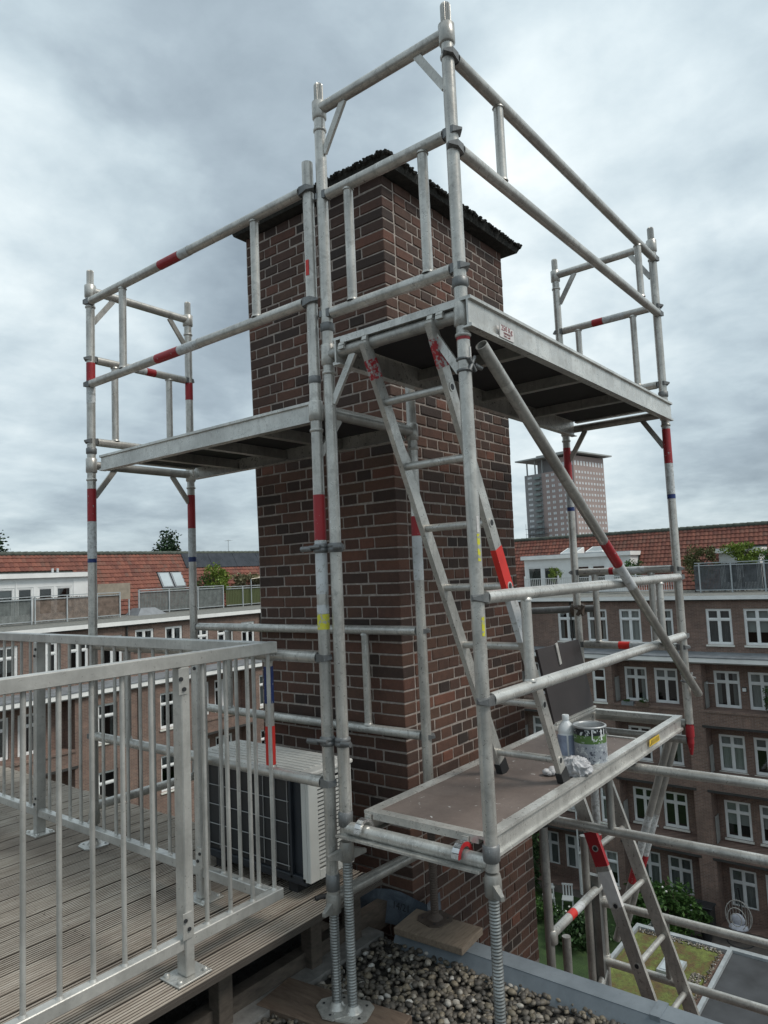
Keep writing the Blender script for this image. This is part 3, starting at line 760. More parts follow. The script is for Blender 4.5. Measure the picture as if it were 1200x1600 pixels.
for y in (YB, YA): rung(tl, (XL+.02, y, .724), (XB-.02, y, .724), 'alu_dull')
for z, ys in ((1.8, (YB,)), (.724, (YB, YA))):
    for y in ys:
        brace(tl, (XL+.15, y, z-.02), (XL+.02, y, z-.19)); brace(tl, (XB-.15, y, z-.02), (XB-.02, y, z-.19))
rung(tl, (XL, YB, -1.26), (XB, YB, -1.26), 'galvanised'); rung(tl, (XL, YA+.02, -1.335), (XB-.05, YA-.02, -1.33), 'alu_dull')
jack(tl, XL, YA, -1.335, -1.752, a=.25); jack(tl, XL, YB, -1.31, -1.471, a=.7); jack(tl, XB, YB, -1.2, -1.72, a=.7); jack(tl, XB, YA, -1.28, -1.686, True, a=.55, handle=False)
B4 = ((XL, YA, ((.155, .352, 'paint_red'), (-.075, .152, 'paint_white'), (-.158, -.12, 'paint_white'), (-.225, -.16, 'paint_yellow'))),
      (XL, YB, ((1.235, 1.35, 'paint_red'), (1.10, 1.20, 'paint_white_worn'), (.385, .58, 'paint_red'), (.165, .383, 'paint_white_worn'), (.14, .163, 'paint_blue'))),
      (XB, YB, ((1.24, 1.36, 'paint_red'), (.36, .585, 'paint_red'), (.17, .358, 'paint_white_worn'), (.135, .168, 'paint_blue'))),
      (XB, YA, ((.185, .285, 'paint_red'), (-.04, .183, 'paint_white'))))
for x, y, bs in B4:
    for z0, z1, mt in bs: vband(tl, x, y, z0, z1, mt)
build(MB().bar((XL-.0268, YA-.004, 1.33), (XL-.0268, YA-.004, 1.40), .018, .0015, (1, 0, 0)), 'red_sticker', 'paint_bright_red', tl)

def clampset(x0_, y0_, x1_, y1_, z, lab, bolt):
    c = thing('tube_clamp', lab, 'clamp', (x0_, y0_, z), 'swivel clamps joining the two tower posts')
    build(MB().lathe((x0_, y0_, z), [(.028, -.02), (.034, -.012), (.034, -.002), (.030, 0), (.034, .004), (.034, .012), (.028, .02)], 18), 'jaw', 'cast_clamp', c)
    build(MB().lathe((x1_, y1_, z), [(.028, -.02), (.034, -.012), (.034, -.002), (.030, 0), (.034, .004), (.034, .012), (.028, .02)], 18), 'jaw', 'cast_clamp', c)
    build(MB().tube((x0_-.04, y0_+.03, z+.005), (x0_-.035, y0_-.03, z+.005), .008, 8).tube((x0_-.042, y0_+.075, z), (x0_-.036, y0_+.02, z), .012, 8).tube((x1_-.03, y1_-.02, z), (x1_-.03, y1_-.07, z), .011, 8), 'bolt', 'cast_clamp', c)
    return c
clampset(XL, YA, X0, Y1, .12, 'upper dark clamp tying the twin posts beside the chimney, over the white band', 1)
clampset(XL, YA, X0, Y1, -.69, 'lower dark clamp tying the twin posts, level with the air conditioner top', 1)

# clipped-on guard rail frames
def guard(label, a0, a1, z0, z1, fixed, axis, stubs, gap=.035, bands=(), stub_bands=(), mat='alu', tilt=(0, 0), off=0):
    """rails along an axis between a0 and a1 at heights z1 (upper) and z0 (lower); fixed = the other coordinate"""
    P = (lambda t, z: (fixed+off, t, z)) if axis == 'y' else (lambda t, z: (t, fixed+off, z))
    th = thing('guard_rail_frame', label, 'guard rail', P(a0, z0), 'clip-on guard rail frames of the scaffold')
    for z in (z1, z0):
        p, q = P(a0+gap, z), P(a1-gap, z+(tilt[0] if z == z1 else tilt[1]))
        o = build(MB().tube(p, q, TR-.001, 18, hollow=.004), 'rail', mat, th)
        for t0, t1, zz_, mt in bands:
            if abs(zz_-z) < .01: band(o, seg(p, q, (t0-a0-gap)/(a1-a0-2*gap)), seg(p, q, (t1-a0-gap)/(a1-a0-2*gap)), mt, TR)
        for t, s_ in ((a0+gap-.004, -1), (a1-gap+.004, 1)):
            claw(th, P(t, z+(tilt[0] if s_ > 0 and z == z1 else 0)), axis, s_)
    for t in stubs:
        w = .021
        o = build(MB().tube(P(t, z0+.02), P(t, z1-.018), w, 12), 'upright', mat, th)
        for z, s_ in ((z0+.024, 1), (z1-.024, -1)): build(MB().lathe(P(t, z), [(w+.005, -.004), (w+.003, .003), (w, .007)], 12), 'weld', mat, o)
        for sb in stub_bands:
            if abs(sb[0]-t) < .01: band(o, P(t, sb[1]), P(t, sb[2]), sb[3], w+.0012)
    return th
GF = guard
GF('guard rail frame along the front of the taller tower above its upper platform', X0, X3, 1.622, 1.998, Y0, 'x', (2.62, 4.385), tilt=(0, 0), off=-.012)
GF('short guard rail frame at the near end of the taller tower, crossing the chimney head', Y0, Y1, 1.145, 1.685, X0, 'y', (1.493, 1.886), bands=((1.62, 1.72, 1.685, 'galvanised'), (1.50, 1.62, 1.145, 'galvanised')))
GF('short guard rail frame at the far right end above the upper platform, red banded', Y0, Y1, 1.155, 1.675, X3, 'y', (1.507, 1.893), bands=((1.71, 1.785, 1.675, 'paint_red'), (1.56, 1.705, 1.675, 'paint_white_worn')))
GF('guard rail frame across the front just above the paint pot platform', X0, X3, -.472, -.103, Y0, 'x', (2.60, 4.30), mat='alu_bright', off=-.012)
GF('guard rail frame at the far end above the open hatch, banded low down', Y0, Y1, -.545, -.05, X3, 'y', (1.517, 1.898), bands=((1.685, 1.76, -.545, 'paint_bright_red'), (1.50, 1.684, -.545, 'paint_white_worn'), (1.76, 1.79, -.05, 'paint_red'), (1.55, 1.66, -.05, 'paint_white_worn')))
GF('long guard rail frame on the front of the left tower, upper level, with red bands', YA, YB, 1.215, 1.73, XL, 'y', (2.456, 3.592), bands=((3.04, 3.22, 1.73, 'paint_red'), (2.96, 3.038, 1.73, 'paint_white_worn'), (3.06, 3.262, 1.215, 'paint_red'), (2.89, 3.058, 1.215, 'paint_white_worn')), off=-.012)
GF('short guard rail frame at the left end of the left tower, one small red band', XL, XB, .868, 1.375, YB, 'x', (2.387, 2.782), bands=((2.605, 2.672, 1.375, 'paint_red'), (2.54, 2.603, 1.375, 'paint_white_worn')))
GF('guard rail frame between the railing and the air conditioner with blue and red bands', YA, YB, -.862, -.345, XL, 'y', (2.455, 3.606), stub_bands=((2.455, -.56, -.395, 'paint_blue'), (2.455, -.83, -.66, 'paint_bright_red')), off=-.004)
GF('guard rail frame running behind along the dark brick side of the chimney', YA, YB, -.818, -.297, XB, 'y', (2.488, 3.627), mat='galvanised', off=.012)

# diagonal brace tube
dbr = thing('brace_tube', 'long diagonal tube falling across the right tower with a red and a white band', 'tube', (2.272, 1.285, .823))
a, b = Vector((2.272, 1.288, .835)), Vector((4.748, 1.288, -.835))
t_ = build(MB().tube(a, b, .0242, 20, hollow=.0035), 'tube', 'alu_dull', dbr)
def on(x): return tuple(a+(b-a)*((x-a.x)/(b.x-a.x)))
band(t_, on(3.345), on(3.515), 'paint_red', .0247); band(t_, on(3.517), on(3.69), 'paint_white', .0247)
band(t_, on(2.44), on(2.468), 'galvanised', .0247)
build(MB().lathe(on(2.33), [(.007, .018), (.007, .028)], 10), 'bolt_head', 'black_metal', t_)
def wrap_clamp(x, y, z, dy, lab):
    c = thing('tube_clamp', lab, 'clamp', (x, y, z), 'dark wire clamps holding the diagonal tube')
    mb = MB()
    for dz in (-.022, .022): mb.lathe((x, y, z+dz), [(.027, -.006), (.032, -.003), (.032, .003), (.027, .006)], 16)
    mb.tube((x-.02, y-.032, z-.03), (x+.02, y-.034, z+.03), .007, 8).tube((x+.02, y-.034, z-.026), (x-.02, y-.032, z+.02), .007, 8).tube((x+.02, y-.03, z), (x+.055, y-.04, z-.01), .009, 8)
    build(mb, 'jaw', 'cast_clamp', c)
wrap_clamp(X0, Y0, .765, 0, 'dark clamp holding the upper end of the diagonal tube on the nearest post')
wrap_clamp(X3, Y0, -.735, 0, 'dark clamp holding the lower end of the diagonal tube on the far post')

# platforms
def platform(name, label, x0, x1, y0, y1, zt, along, under='plywood_under', top='plywood_brown', hatch=None, h=.1):
    th = thing(name, label, 'platform', (x0, y0, zt-h), 'scaffold platforms')
    def beam(mb, ax, p, q, c, s_):
        # channel-section side beam with lips; s_ = +1/-1 outward
        prof = [(c-s_*.045, zt), (c, zt), (c, zt-.012), (c-s_*.012, zt-.014), (c-s_*.012, zt-h+.014), (c, zt-h+.012), (c, zt-h), (c-s_*.04, zt-h), (c-s_*.04, zt-h+.004), (c-s_*.020, zt-h+.008), (c-s_*.020, zt-.012), (c-s_*.045, zt-.012)]
        mb.prism(prof, ax, p, q)
    if along == 'x':
        for c, s_ in ((y0, -1), (y1, 1)):
            mb = MB(); beam(mb, 'x', x0, x1, c, s_); build(mb, 'side_beam', 'alu_bright', th)
        for c in (x0, x1):
            build(MB().box(c-.0 if c == x0 else c-.045, c+.045 if c == x0 else c, y0+.046, y1-.046, zt-.03, zt-.001), 'end_bar', 'alu_bright', th)
        segs = [(x0+.046, x1-.046)] if not hatch else [(x0+.046, hatch[0]), (hatch[1], x1-.046)]
        for p, q in segs:
            if q-p > .02:
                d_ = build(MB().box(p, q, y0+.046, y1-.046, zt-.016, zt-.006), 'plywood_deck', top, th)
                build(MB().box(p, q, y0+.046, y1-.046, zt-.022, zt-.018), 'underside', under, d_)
        n = 4
        for k in range(1, n):
            c = x0+(x1-x0)*k/n
            if hatch and hatch[0] < c < hatch[1]: continue
            build(MB().box(c-.02, c+.02, y0+.022, y1-.022, zt-.075, zt-.0225), 'cross_member', 'alu_dull', th)
    else:
        for c, s_ in ((x0, -1), (x1, 1)):
            mb = MB(); beam(mb, 'y', y0, y1, c, s_); build(mb, 'side_beam', 'alu_bright', th)
        for c in (y0, y1): build(MB().box(x0+.046, x1-.046, c if c == y0 else c-.045, c+.045 if c == y0 else c, zt-.03, zt-.001), 'end_bar', 'alu_bright', th)
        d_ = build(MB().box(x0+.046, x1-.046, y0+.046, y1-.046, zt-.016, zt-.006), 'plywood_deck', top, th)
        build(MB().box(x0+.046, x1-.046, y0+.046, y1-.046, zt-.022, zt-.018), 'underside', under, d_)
        for k in (1, 2, 3):
            c = y0+(y1-y0)*k/4; build(MB().box(x0+.022, x1-.022, c-.02, c+.02, zt-.075, zt-.0225), 'cross_member', 'alu_dull', th)
    return th
def hook(th, x, y, z, ax, s_, mat='chrome_hook', r=.034):
    mb = MB(); pts = []
    for k in range(9):
        t = math.pi*(-.05+1.05*k/8)
        d = r*math.cos(t)*s_*-1; u = r*math.sin(t)
        pts.append((x+d if ax == 'x' else x, y+d if ax == 'y' else y, z+u))
    for p, q in zip(pts, pts[1:]): mb.bar(p, q, .030, .013, (0, 0, 1) if abs(q[2]-p[2]) < .02 else ((1, 0, 0) if ax == 'x' else (0, 1, 0)))
    return build(mb, 'hook', mat, th)
pU = platform('scaffold_platform', 'highest platform with a 250 Kg sticker on its side beam, taller tower', X0-.03, X3-.02, 1.292, 1.985, 1.016, 'x', h=.118)
for y in (1.43, 1.93): hook(pU, X0+.0, y, .962, 'x', 1, 'alu')
stk = build(MB().box(2.425, 2.54, 1.2885, 1.2895+.002, .905, .955).box(2.425, 2.54, 1.3025, 1.3039, .905, .955), 'load_sticker', 'sticker_white', pU)
for txt, sz, z in (('250 Kg', .032, .935), ('VERDEELDE', .011, .922), ('MAX. LAST', .011, .910)):
    tx = text_mesh(txt, sz, 'sticker_lettering', 'sticker_text', pU, face_mat((2.482, 1.2878, z), (1, 0, 0), (0, 0, 1)))
pM = platform('scaffold_platform', 'left tower platform level with the middle of the chimney', XL-.012, XB-.03, 2.125, 3.86, .768, 'y', h=.092)
pL = platform('scaffold_platform', 'lowest platform with brown deck, paint splashes and an open hatch', 2.285, 4.69, 1.378, 1.968, -.966, 'x', hatch=(3.98, 4.64), h=.088)
build(MB().box(3.965, 3.979, 1.425, 1.92, -.985, -.964), 'hatch_trim', 'alu_bright', pL)
hook(pL, X0, 1.475, -1.032, 'x', -1, 'chrome_hook', .042); hook(pL, X0, 1.94, -1.032, 'x', -1, 'chrome_hook', .042)
hr = MB(); hr.prism([(X0+math.cos(t)*r_, -1.032+math.sin(t)*r_) for r_, ts_ in ((.048, range(9)), (.033, range(8, -1, -1))) for t in [math.pi*k_/8 for k_ in ts_]], 'y', 1.4565, 1.4595); build(hr, 'hook_paint', 'red_plastic', pL)
build(MB().box(2.272, 2.2845, 1.462, 1.49, -1.04, -.975).box(2.272, 2.2845, 1.927, 1.955, -1.04, -.975), 'end_bracket', 'alu', pL)
# wooden-brown hatch leaf standing open
ht = thing('hatch_leaf', 'open dark brown hatch panel standing up behind the lowest platform', 'hatch', (4.3, 1.96, -.96))
A_, B_, C_, D_ = Vector((4.08, 1.962, -.958)), Vector((4.70, 1.962, -.958)), Vector((4.60, 2.0, -.50)), Vector((3.98, 2.0, -.50))
nrm_ = (B_-A_).cross(D_-A_).normalized()*.008
hm = MB(); hm.add([tuple(p+s_*nrm_) for s_ in (-1, 1) for p in (A_, B_, C_, D_)], [(0, 1, 2, 3), (7, 6, 5, 4), (0, 4, 5, 1), (1, 5, 6, 2), (2, 6, 7, 3), (3, 7, 4, 0)])
ho = build(hm, 'panel', 'hatch_brown', ht)
pp = D_+(C_-D_)*.42
build(MB().bar(tuple(pp+nrm_*1.6+Vector((0, 0, .01))), tuple(pp+nrm_*1.6+(A_-D_)*.27), .030, .006, tuple(nrm_)), 'latch_strip', 'alu_bright', ht)
build(MB().bar(tuple(A_+nrm_*1.5), tuple(B_+nrm_*1.5), .02, .01), 'hinge_rail', 'alu_bright', ht)
# yellow maker sticker on the near side beam
build(MB().add([(4.04, 1.3770, -1.022), (4.225, 1.3770, -1.022), (4.215, 1.3770, -.985), (4.05, 1.3770, -.985)], [(0, 1, 2, 3)]), 'yellow_sticker', 'sticker_yellow', pL)
mk = MB()
for k in range(7):
    x = 4.07+k*.021
    mk.add([(x, 1.3764, -1.016), (x+.008, 1.3764, -1.016), (x+.014, 1.3764, -.992), (x+.006, 1.3764, -.992)], [(0, 1, 2, 3)])
mk.add([(4.048, 1.3764, -1.019), (4.068, 1.3764, -1.017), (4.085, 1.3764, -1.0)], [(0, 1, 2)])
build(mk, 'sticker_marks', 'black_metal', pL)

# ------------------------------------------------------------------ ladders
def ladder(label, La, Lb, Ra, Rb, ts, thick, hooks=True, bands=(), feet=True, group=None, depth=.055):
    th = thing('ladder', label, 'ladder', Lb, group)
    La, Lb, Ra, Rb = map(Vector, (La, Lb, Ra, Rb))
    across = (Ra-La).normalized()
    st = []
    for p, q in ((La, Lb), (Ra, Rb)):
        d = (q-p).normalized(); dep = d.cross(across).normalized()
        mb = MB(); mb.bar(p, q, depth, thick, tuple(across))
        st.append(build(mb, 'stile', 'alu', th))
        if hooks:
            mb = MB(); pts = []
            for k in range(8):
                t = math.pi*(.0+k/7*1.05); pts.append(p+Vector((-.034+.034*math.cos(t)*-1, 0, 0))*1+Vector((0, 0, .034*math.sin(t)))+Vector((0, 0, .0)))
            pts = [Vector((X0+.036*math.cos(t), p.y, .960+.036*math.sin(t))) for t in [rad(-20+k*28) for k in range(9)]]
            for u, v in zip(pts, pts[1:]): mb.bar(u, v, thick, .014, tuple(Vector((0, 1, 0)).cross(v-u)))
            build(mb, 'hook', 'alu', st[-1])
        if feet: build(MB().bar(q-d*.045, q+d*.02, depth+.008, thick+.008, tuple(across)), 'rubber_foot', 'rubber', th)
    for t in ts:
        p = La+(Lb-La)*t; q = Ra+(Rb-Ra)*t
        build(MB().tube(p+across*.008, q-across*.008, .0165, 12), 'rung', 'alu', th)
        for e_, s_ in ((p, -1), (q, 1)):
            fe = build(MB().tube(e_+across*s_*(thick/2-.001), e_+across*s_*(thick/2+.003), .019, 12), 'rung_ferrule', 'alu_bright', th)
            build(MB().tube(e_+across*s_*(thick/2+.003), e_+across*s_*(thick/2+.0036), .013, 10), 'rung_hole', 'black_metal', fe)
    for side, t0, t1, mt in bands:
        p, q = (La, Lb) if side == 0 else (Ra, Rb)
        d = (q-p).normalized()
        build(MB().bar(p+(q-p)*t0, p+(q-p)*t1, depth+.002, thick+.002, tuple(across)), 'band', mt, st[side])
    return th
ladder('aluminium ladder hooked on the upper rung and standing on the lowest platform', (2.212, 1.80, .955), (3.055, 1.749, -.955), (2.212, 1.472, .955), (3.052, 1.438, -.955),
       [.125+.138*k for k in range(7)], .024, bands=((1, .455, .545, 'paint_bright_red'), (1, .56, .66, 'paint_white'), (0, .035, .075, 'paint_red_worn'), (1, .03, .085, 'paint_red_worn')))
LA, LB2 = Vector((4.05, 1.930, -1.03)), Vector((4.05, 1.33, -2.84))
RA2, RB2 = Vector((4.45, 1.915, -1.03)), Vector((4.45, 1.31, -2.84))
ladder('lower ladder dropping from the lowest platform towards the garden, red patch on its stile', LA, LB2, RA2, RB2, [.17+.163*k for k in range(6)], .024, False,
       ((0, .285, .385, 'paint_red'), (0, .40, .50, 'sticker_white')), feet=False, depth=.075)

# ------------------------------------------------------------------ lower scaffold outside the roof edge
ls = thing('lower_scaffold', 'scaffold rising from the garden beyond the roof edge, long rails running right', 'scaffold', (3.866, 1.966, GZ))
for x, y, z1, mt in ((3.866, 1.966, -1.25, 'alu_dull'), (4.03, 1.943, -2.17, 'alu_dull'), (4.492, 2.0, -1.75, 'alu_dull'), (4.60, 1.95, -1.15, 'alu_dull'), (3.866, -.9, -1.05, 'alu_dull'), (4.60, -.9, -1.05, 'alu_dull')):
    post(ls, x, y, GZ, z1, False, mt)
vband(ls, 3.866, 1.966, -1.475, -1.29, 'paint_white_worn'); vband(ls, 3.866, 1.966, -1.50, -1.478, 'rubber')
vband(ls, 4.60, 1.95, -1.76, -1.44, 'paint_white_worn'); vband(ls, 4.60, 1.95, -1.86, -1.765, 'paint_red')
rung(ls, (3.90, 1.962, -2.107), (4.57, 1.95, -2.085), 'galvanised')
band(ls, (4.115, 1.958, -2.1), (4.185, 1.957, -2.098), 'paint_bright_red'); band(ls, (4.19, 1.957, -2.098), (4.29, 1.955, -2.095), 'paint_white')
collar(ls, 3.88, 1.962, -2.112, .07, .036, 'alu_dull'); collar(ls, 4.60, 1.95, -2.09, .08, .034, 'cast_clamp')
for x, y0, z in ((3.892, 1.95, -1.103), (3.892, 1.95, -1.462), (4.575, 1.95, -2.18), (4.575, 1.95, -2.545)):
    build(MB().tube((x, y0, z), (x, -.9, z+.006), TR, 18), 'rail', 'alu', ls)
for x, y, z0, z1 in ((3.892, 1.565, -1.462, -1.103), (4.575, 1.54, -2.545, -2.18), (3.892, -.4, -1.462, -1.103), (4.575, -.4, -2.545, -2.18)):
    build(MB().tube((x, y, z0), (x, y, z1), .021, 12), 'upright', 'alu_dull', ls)
for z in (-2.18, -2.545):
    build(MB().lathe((4.60, 1.95, z), [(.028, -.035), (.034, -.028), (.034, .028), (.028, .035)], 16), 'collar', 'alu_dull', ls)
p_, q_ = Vector((4.86, 1.50, -1.09)), Vector((4.90, 1.99, -2.56)); o_ = Vector((.055, -.025, 0))
dgl = build(MB().tube(p_, q_, .0245, 16).tube(p_+o_, q_+o_, .0245, 16), 'diagonal_brace', 'alu_dull', ls)
for t0, t1, mt in ((.40, .595, 'paint_white_worn'), (.597, .72, 'paint_red')):
    for o2 in (Vector((0, 0, 0)), o_): band(dgl, p_+(q_-p_)*t0+o2, p_+(q_-p_)*t1+o2, mt, .0253)
build(MB().tube((3.90, 1.96, -3.2), (4.57, 1.95, -2.6), TR, 16), 'diagonal_brace', 'galvanised', ls)
build(MB().box(4.515, 4.555, 1.93, 2.03, -3.6, -2.0), 'dirty_channel', 'screw_steel', ls)
for k in range(6):
    z = -3.4-2*k
    for x in (3.866, 4.60): build(MB().tube((x, 1.92, z), (x, -.9, z), TR, 12), 'rail', 'alu_dull', ls)

# ------------------------------------------------------------------ railings on the deck
def railing(label, axis, a0, a1, fixed, posts, bal, x_out):
    P = (lambda t, o, z: (t, fixed+o, z)) if axis == 'x' else (lambda t, o, z: (fixed+o, t, z))
    th = thing('metal_railing', label, 'railing', P(a0, 0, -1.475), 'aluminium railings round the deck')
    def bx(t0, t1, o0, o1, z0, z1, c=.003):
        p, q = P(t0, o0, z0), P(t1, o1, z1)
        return MB().cbox(min(p[0], q[0]), max(p[0], q[0]), min(p[1], q[1]), max(p[1], q[1]), z0, z1, c)
    build(bx(a0, a1, -.026, .026, -.328, -.278), 'top_rail', 'railing_alu', th)
    build(bx(a0, a1, -.021, .021, -1.372, -1.328), 'bottom_rail', 'railing_alu', th)
    proto = None
    for t in bal:
        if proto is None:
            mb = MB(); mb.tube(P(t, 0, -1.329), P(t, 0, -.327), .0092, 10); proto = build(mb, 'baluster', 'railing_alu', th); t0 = t
            mb = MB().lathe(P(t, 0, -1.328), [(.014, 0), (.011, .005), (.0092, .009)], 10); w0 = build(mb, 'weld', 'railing_alu', proto)
        else:
            d = P(t-t0, 0, 0) if axis == 'x' else P(t-t0, 0, 0)
            d = (t-t0, 0, 0) if axis == 'x' else (0, t-t0, 0)
            c = part_copy(proto, th, d); w = w0.copy(); scene.collection.objects.link(w); w.parent = c
    for t in posts:
        p = build(bx(t-.02, t+.02, -.075*0-.03, .03, -1.468, -.328, .004), 'post', 'railing_alu', th)
        bl = MB()
        for dz, o_ in ((-1.26, -.024), (-1.295, -.008)): bl.tube(P(t+o_, -.0345, dz), P(t+o_, -.040, dz), .0075, 8)
        build(bx(t-.034, t+.006, -.0345, -.031, -1.33, -1.235, .0008), 'bracket', 'railing_alu', p)
        for dz in (-.37, -.41): bl.tube(P(t-.012 if dz < -.39 else t-.026, -.035, dz), P(t-.012 if dz < -.39 else t-.026, -.041, dz), .0085, 8)
        build(bl, 'bolt', 'black_metal', p)
        build(bx(t-.034, t+.006, -.0345, -.031, -.43, -.33, .0008), 'bracket', 'railing_alu', p)
        build(bx(t-.075, t+.075, -.06, .06, -1.475, -1.467, .002), 'foot_plate', 'galvanised', p)
        nb = MB()
        for i in (-1, 1):
            for j in (-1, 1): nb.lathe(P(t+i*.056, j*.042, -1.467), [(.012, 0), (.012, .007), (.007, .011)], 8)
        build(nb, 'nut', 'galvanised', p)
    return th
railing('aluminium railing along the near deck edge with the bolted foot plate', 'x', -1.2, 2.19, 2.38, (-.6, .55, 1.70), [1.0955-.1174*k for k in range(18) if abs(1.0955-.1174*k-.55) > .04 and abs(1.0955-.1174*k+.6) > .04]+[1.213, 1.330, 1.447, 1.565, 1.802, 1.917, 2.033, 2.155], 0)
railing('aluminium railing across the deck in front of the air conditioner', 'y', 2.407, 7.0, 2.148, (2.86, 4.45, 6.0), [2.47, 2.59, 2.71]+[y for y in [3.0+.1205*k for k in range(33)] if abs(y-4.45) > .05 and abs(y-6.0) > .05], 0)

# ------------------------------------------------------------------ air conditioner
AX0, AX1, AY0, AY1, AZ0, AZ1 = 2.397, 2.70, 2.40, 3.24, -1.40, -.905
ac = thing('air_conditioner', 'outdoor air conditioner unit with wire grille and louvred side behind the railing', 'air conditioner', (AX0, AY0, AZ0))
build(MB().box(AX0+.02, AX1-.02, AY0+.03, AY1-.02, AZ0+.02, AZ1-.01), 'body', 'ac_dark', ac)
build(MB().cbox(AX0, AX0+.02, AY0+.12, AY0+.135, AZ0, AZ1-.01, .002).cbox(AX0, AX1, AY0+.03, AY1, AZ0-.02, AZ0+.018, .004), 'base_tray', 'ac_dark', ac)
lid = MB().cbox(AX0-.008, AX1+.008, AY0-.01, AY1+.01, AZ1-.022, AZ1, .006)
for k in range(7): lid.cbox(AX0+.03+k*.037, AX0+.046+k*.037, AY0+.05, AY1-.05, AZ1-.001, AZ1+.005, .002)
build(lid, 'lid', 'ac_lid', ac)
pan = MB().cbox(AX0, AX0+.062, AY0, AY0+.022, AZ0, AZ1-.023, .003).cbox(AX1-.02, AX1, AY0, AY0+.022, AZ0, AZ1-.023, .003)
pan.cbox(AX0+.062, AX1-.02, AY0, AY0+.022, AZ0, AZ0+.045, .002).cbox(AX0+.062, AX1-.02, AY0, AY0+.022, AZ1-.045, AZ1-.023, .002).cbox(AX0, AX0+.006, AY0+.022, AY0+.05, AZ0, AZ1-.023, .001)
build(pan, 'side_panel', 'ac_white', ac)
pr = None
for k in range(21):
    z = AZ0+.055+k*.0185
    if pr is None:
        pr = build(MB().add([(AX0+.060, AY0+.001, z), (AX1-.018, AY0+.001, z), (AX1-.018, AY0+.012, z+.002), (AX0+.060, AY0+.012, z+.002), (AX0+.060, AY0+.001, z+.0085), (AX1-.018, AY0+.001, z+.0085), (AX1-.018, AY0+.012, z+.0105), (AX0+.060, AY0+.012, z+.0105)],
                            [(3, 2, 1, 0), (4, 5, 6, 7), (0, 1, 5, 4), (1, 2, 6, 5), (2, 3, 7, 6), (3, 0, 4, 7)]), 'louvre_slat', 'ac_white', ac); z00 = z
    else: part_copy(pr, ac, (0, 0, z-z00))
build(MB().box(AX0+.012, AX0+.0195, AY0+.14, AY1-.02, AZ0+.02, AZ1-.03), 'fan_guard_panel', 'black_metal', ac)
for k in range(9):
    y = AY0+.15+k*.084; build(MB().tube((AX0+.006, y, AZ0+.03), (AX0+.006, y, AZ1-.035), .0022, 6), 'grille_wire', 'wire_grey', ac)
for k in range(5):
    z = AZ0+.05+k*.098; build(MB().tube((AX0+.004, AY0+.14, z), (AX0+.004, AY1-.03, z), .0022, 6), 'grille_wire', 'wire_grey', ac)
fb = MB()
for k in range(5):
    t = k*2*math.pi/5; c_ = Vector((AX0+.016, AY0+.47, AZ0+.24)); d = Vector((0, math.cos(t), math.sin(t))); e_ = Vector((0, -math.sin(t), math.cos(t)))
    fb.add([tuple(c_+d*.03), tuple(c_+d*.19-e_*.06), tuple(c_+d*.19+e_*.06+Vector((.002, 0, 0)))], [(0, 1, 2)])
build(fb, 'fan_blade', 'ac_dark', ac)
build(MB().box(AX0+.03, AX1-.03, AY0+.12, AY0+.18, -1.475, AZ0-.02), 'foot', 'rubber', ac); build(MB().box(AX0+.03, AX1-.03, AY1-.18, AY1-.12, -1.475, AZ0-.02), 'foot', 'rubber', ac)
build(MB().path([(2.42, 2.40, -1.47), (2.55, 2.33, -1.462), (2.72, 2.36, -1.46)], .012, 8), 'drain_hose', 'rubber', ac)

# ------------------------------------------------------------------ things on the lowest platform
bt = thing('plastic_bottle', 'white plastic bottle with blue label beside the paint pot', 'bottle', (3.445, 1.589, -.972))
build(MB().lathe((3.445, 1.589, -.972), [(.038, 0), (.042, .006), (.042, .125), (.0405, .128), (.042, .131), (.041, .148), (.034, .165), (.018, .183), (.015, .187), (.015, .192)], 24), 'body', 'pvc_white', bt)
build(MB().lathe((3.445, 1.589, -.972), [(.0165, .190), (.018, .193), (.018, .213), (.0165, .216)], 20), 'cap', 'pvc_white', bt)
lb = MB()
for a0, a1 in ((1.9, 3.55), (3.75, 5.2)):
    n = 8; vs = [(3.445+.0462*math.cos(a0+(a1-a0)*i/n), 1.589+.0462*math.sin(a0+(a1-a0)*i/n), -.972+z) for z in (.022, .121) for i in range(n+1)]
    lb.add(vs, [(i, i+1, n+2+i, n+1+i) for i in range(n)], True)
build(lb, 'label', 'label_blue', bt)
pot = thing('paint_pot', 'open metal paint pot with green and black print and drips', 'pot', (3.45, 1.468, -.972))
PR = .079
o = bpy.data.objects.new('body', MB().lathe((0, 0, 0), [(PR-.002, 0), (PR, .004), (PR, .168)], 32, caps=False).mesh('body', 'pot_print')); link(o, pot); ORG[o.name] = ORG[pot.name]
cxp, cyp, czp = 3.45, 1.468, -.972
rim = MB()
n = 32
prof = [(PR-.001, .168), (PR+.004, .171), (PR+.0045, .177), (PR, .180), (PR-.006, .178), (PR-.008, .170), (PR-.009, .10), (PR-.01, .06)]
vs = [(cxp+r*math.cos(2*math.pi*i/n), cyp+r*math.sin(2*math.pi*i/n), czp+z) for r, z in prof for i in range(n)]
rim.add(vs, [(k*n+i, k*n+(i+1) % n, (k+1)*n+(i+1) % n, (k+1)*n+i) for k in range(len(prof)-1) for i in range(n)], True)
build(rim, 'rim', 'pot_metal', pot)
build(MB().lathe((cxp, cyp, czp), [(PR-.0105, .060), (PR-.0105, .072)], 28), 'paint_surface', 'pot_metal', pot)
build(MB().path([(cxp+.05, cyp-.055, czp+.15), (cxp+.085, cyp-.06, czp+.12), (cxp+.088, cyp-.02, czp+.085), (cxp+.075, cyp+.02, czp+.12)], .0022, 6), 'handle', 'wire_grey', pot)
dr = MB()
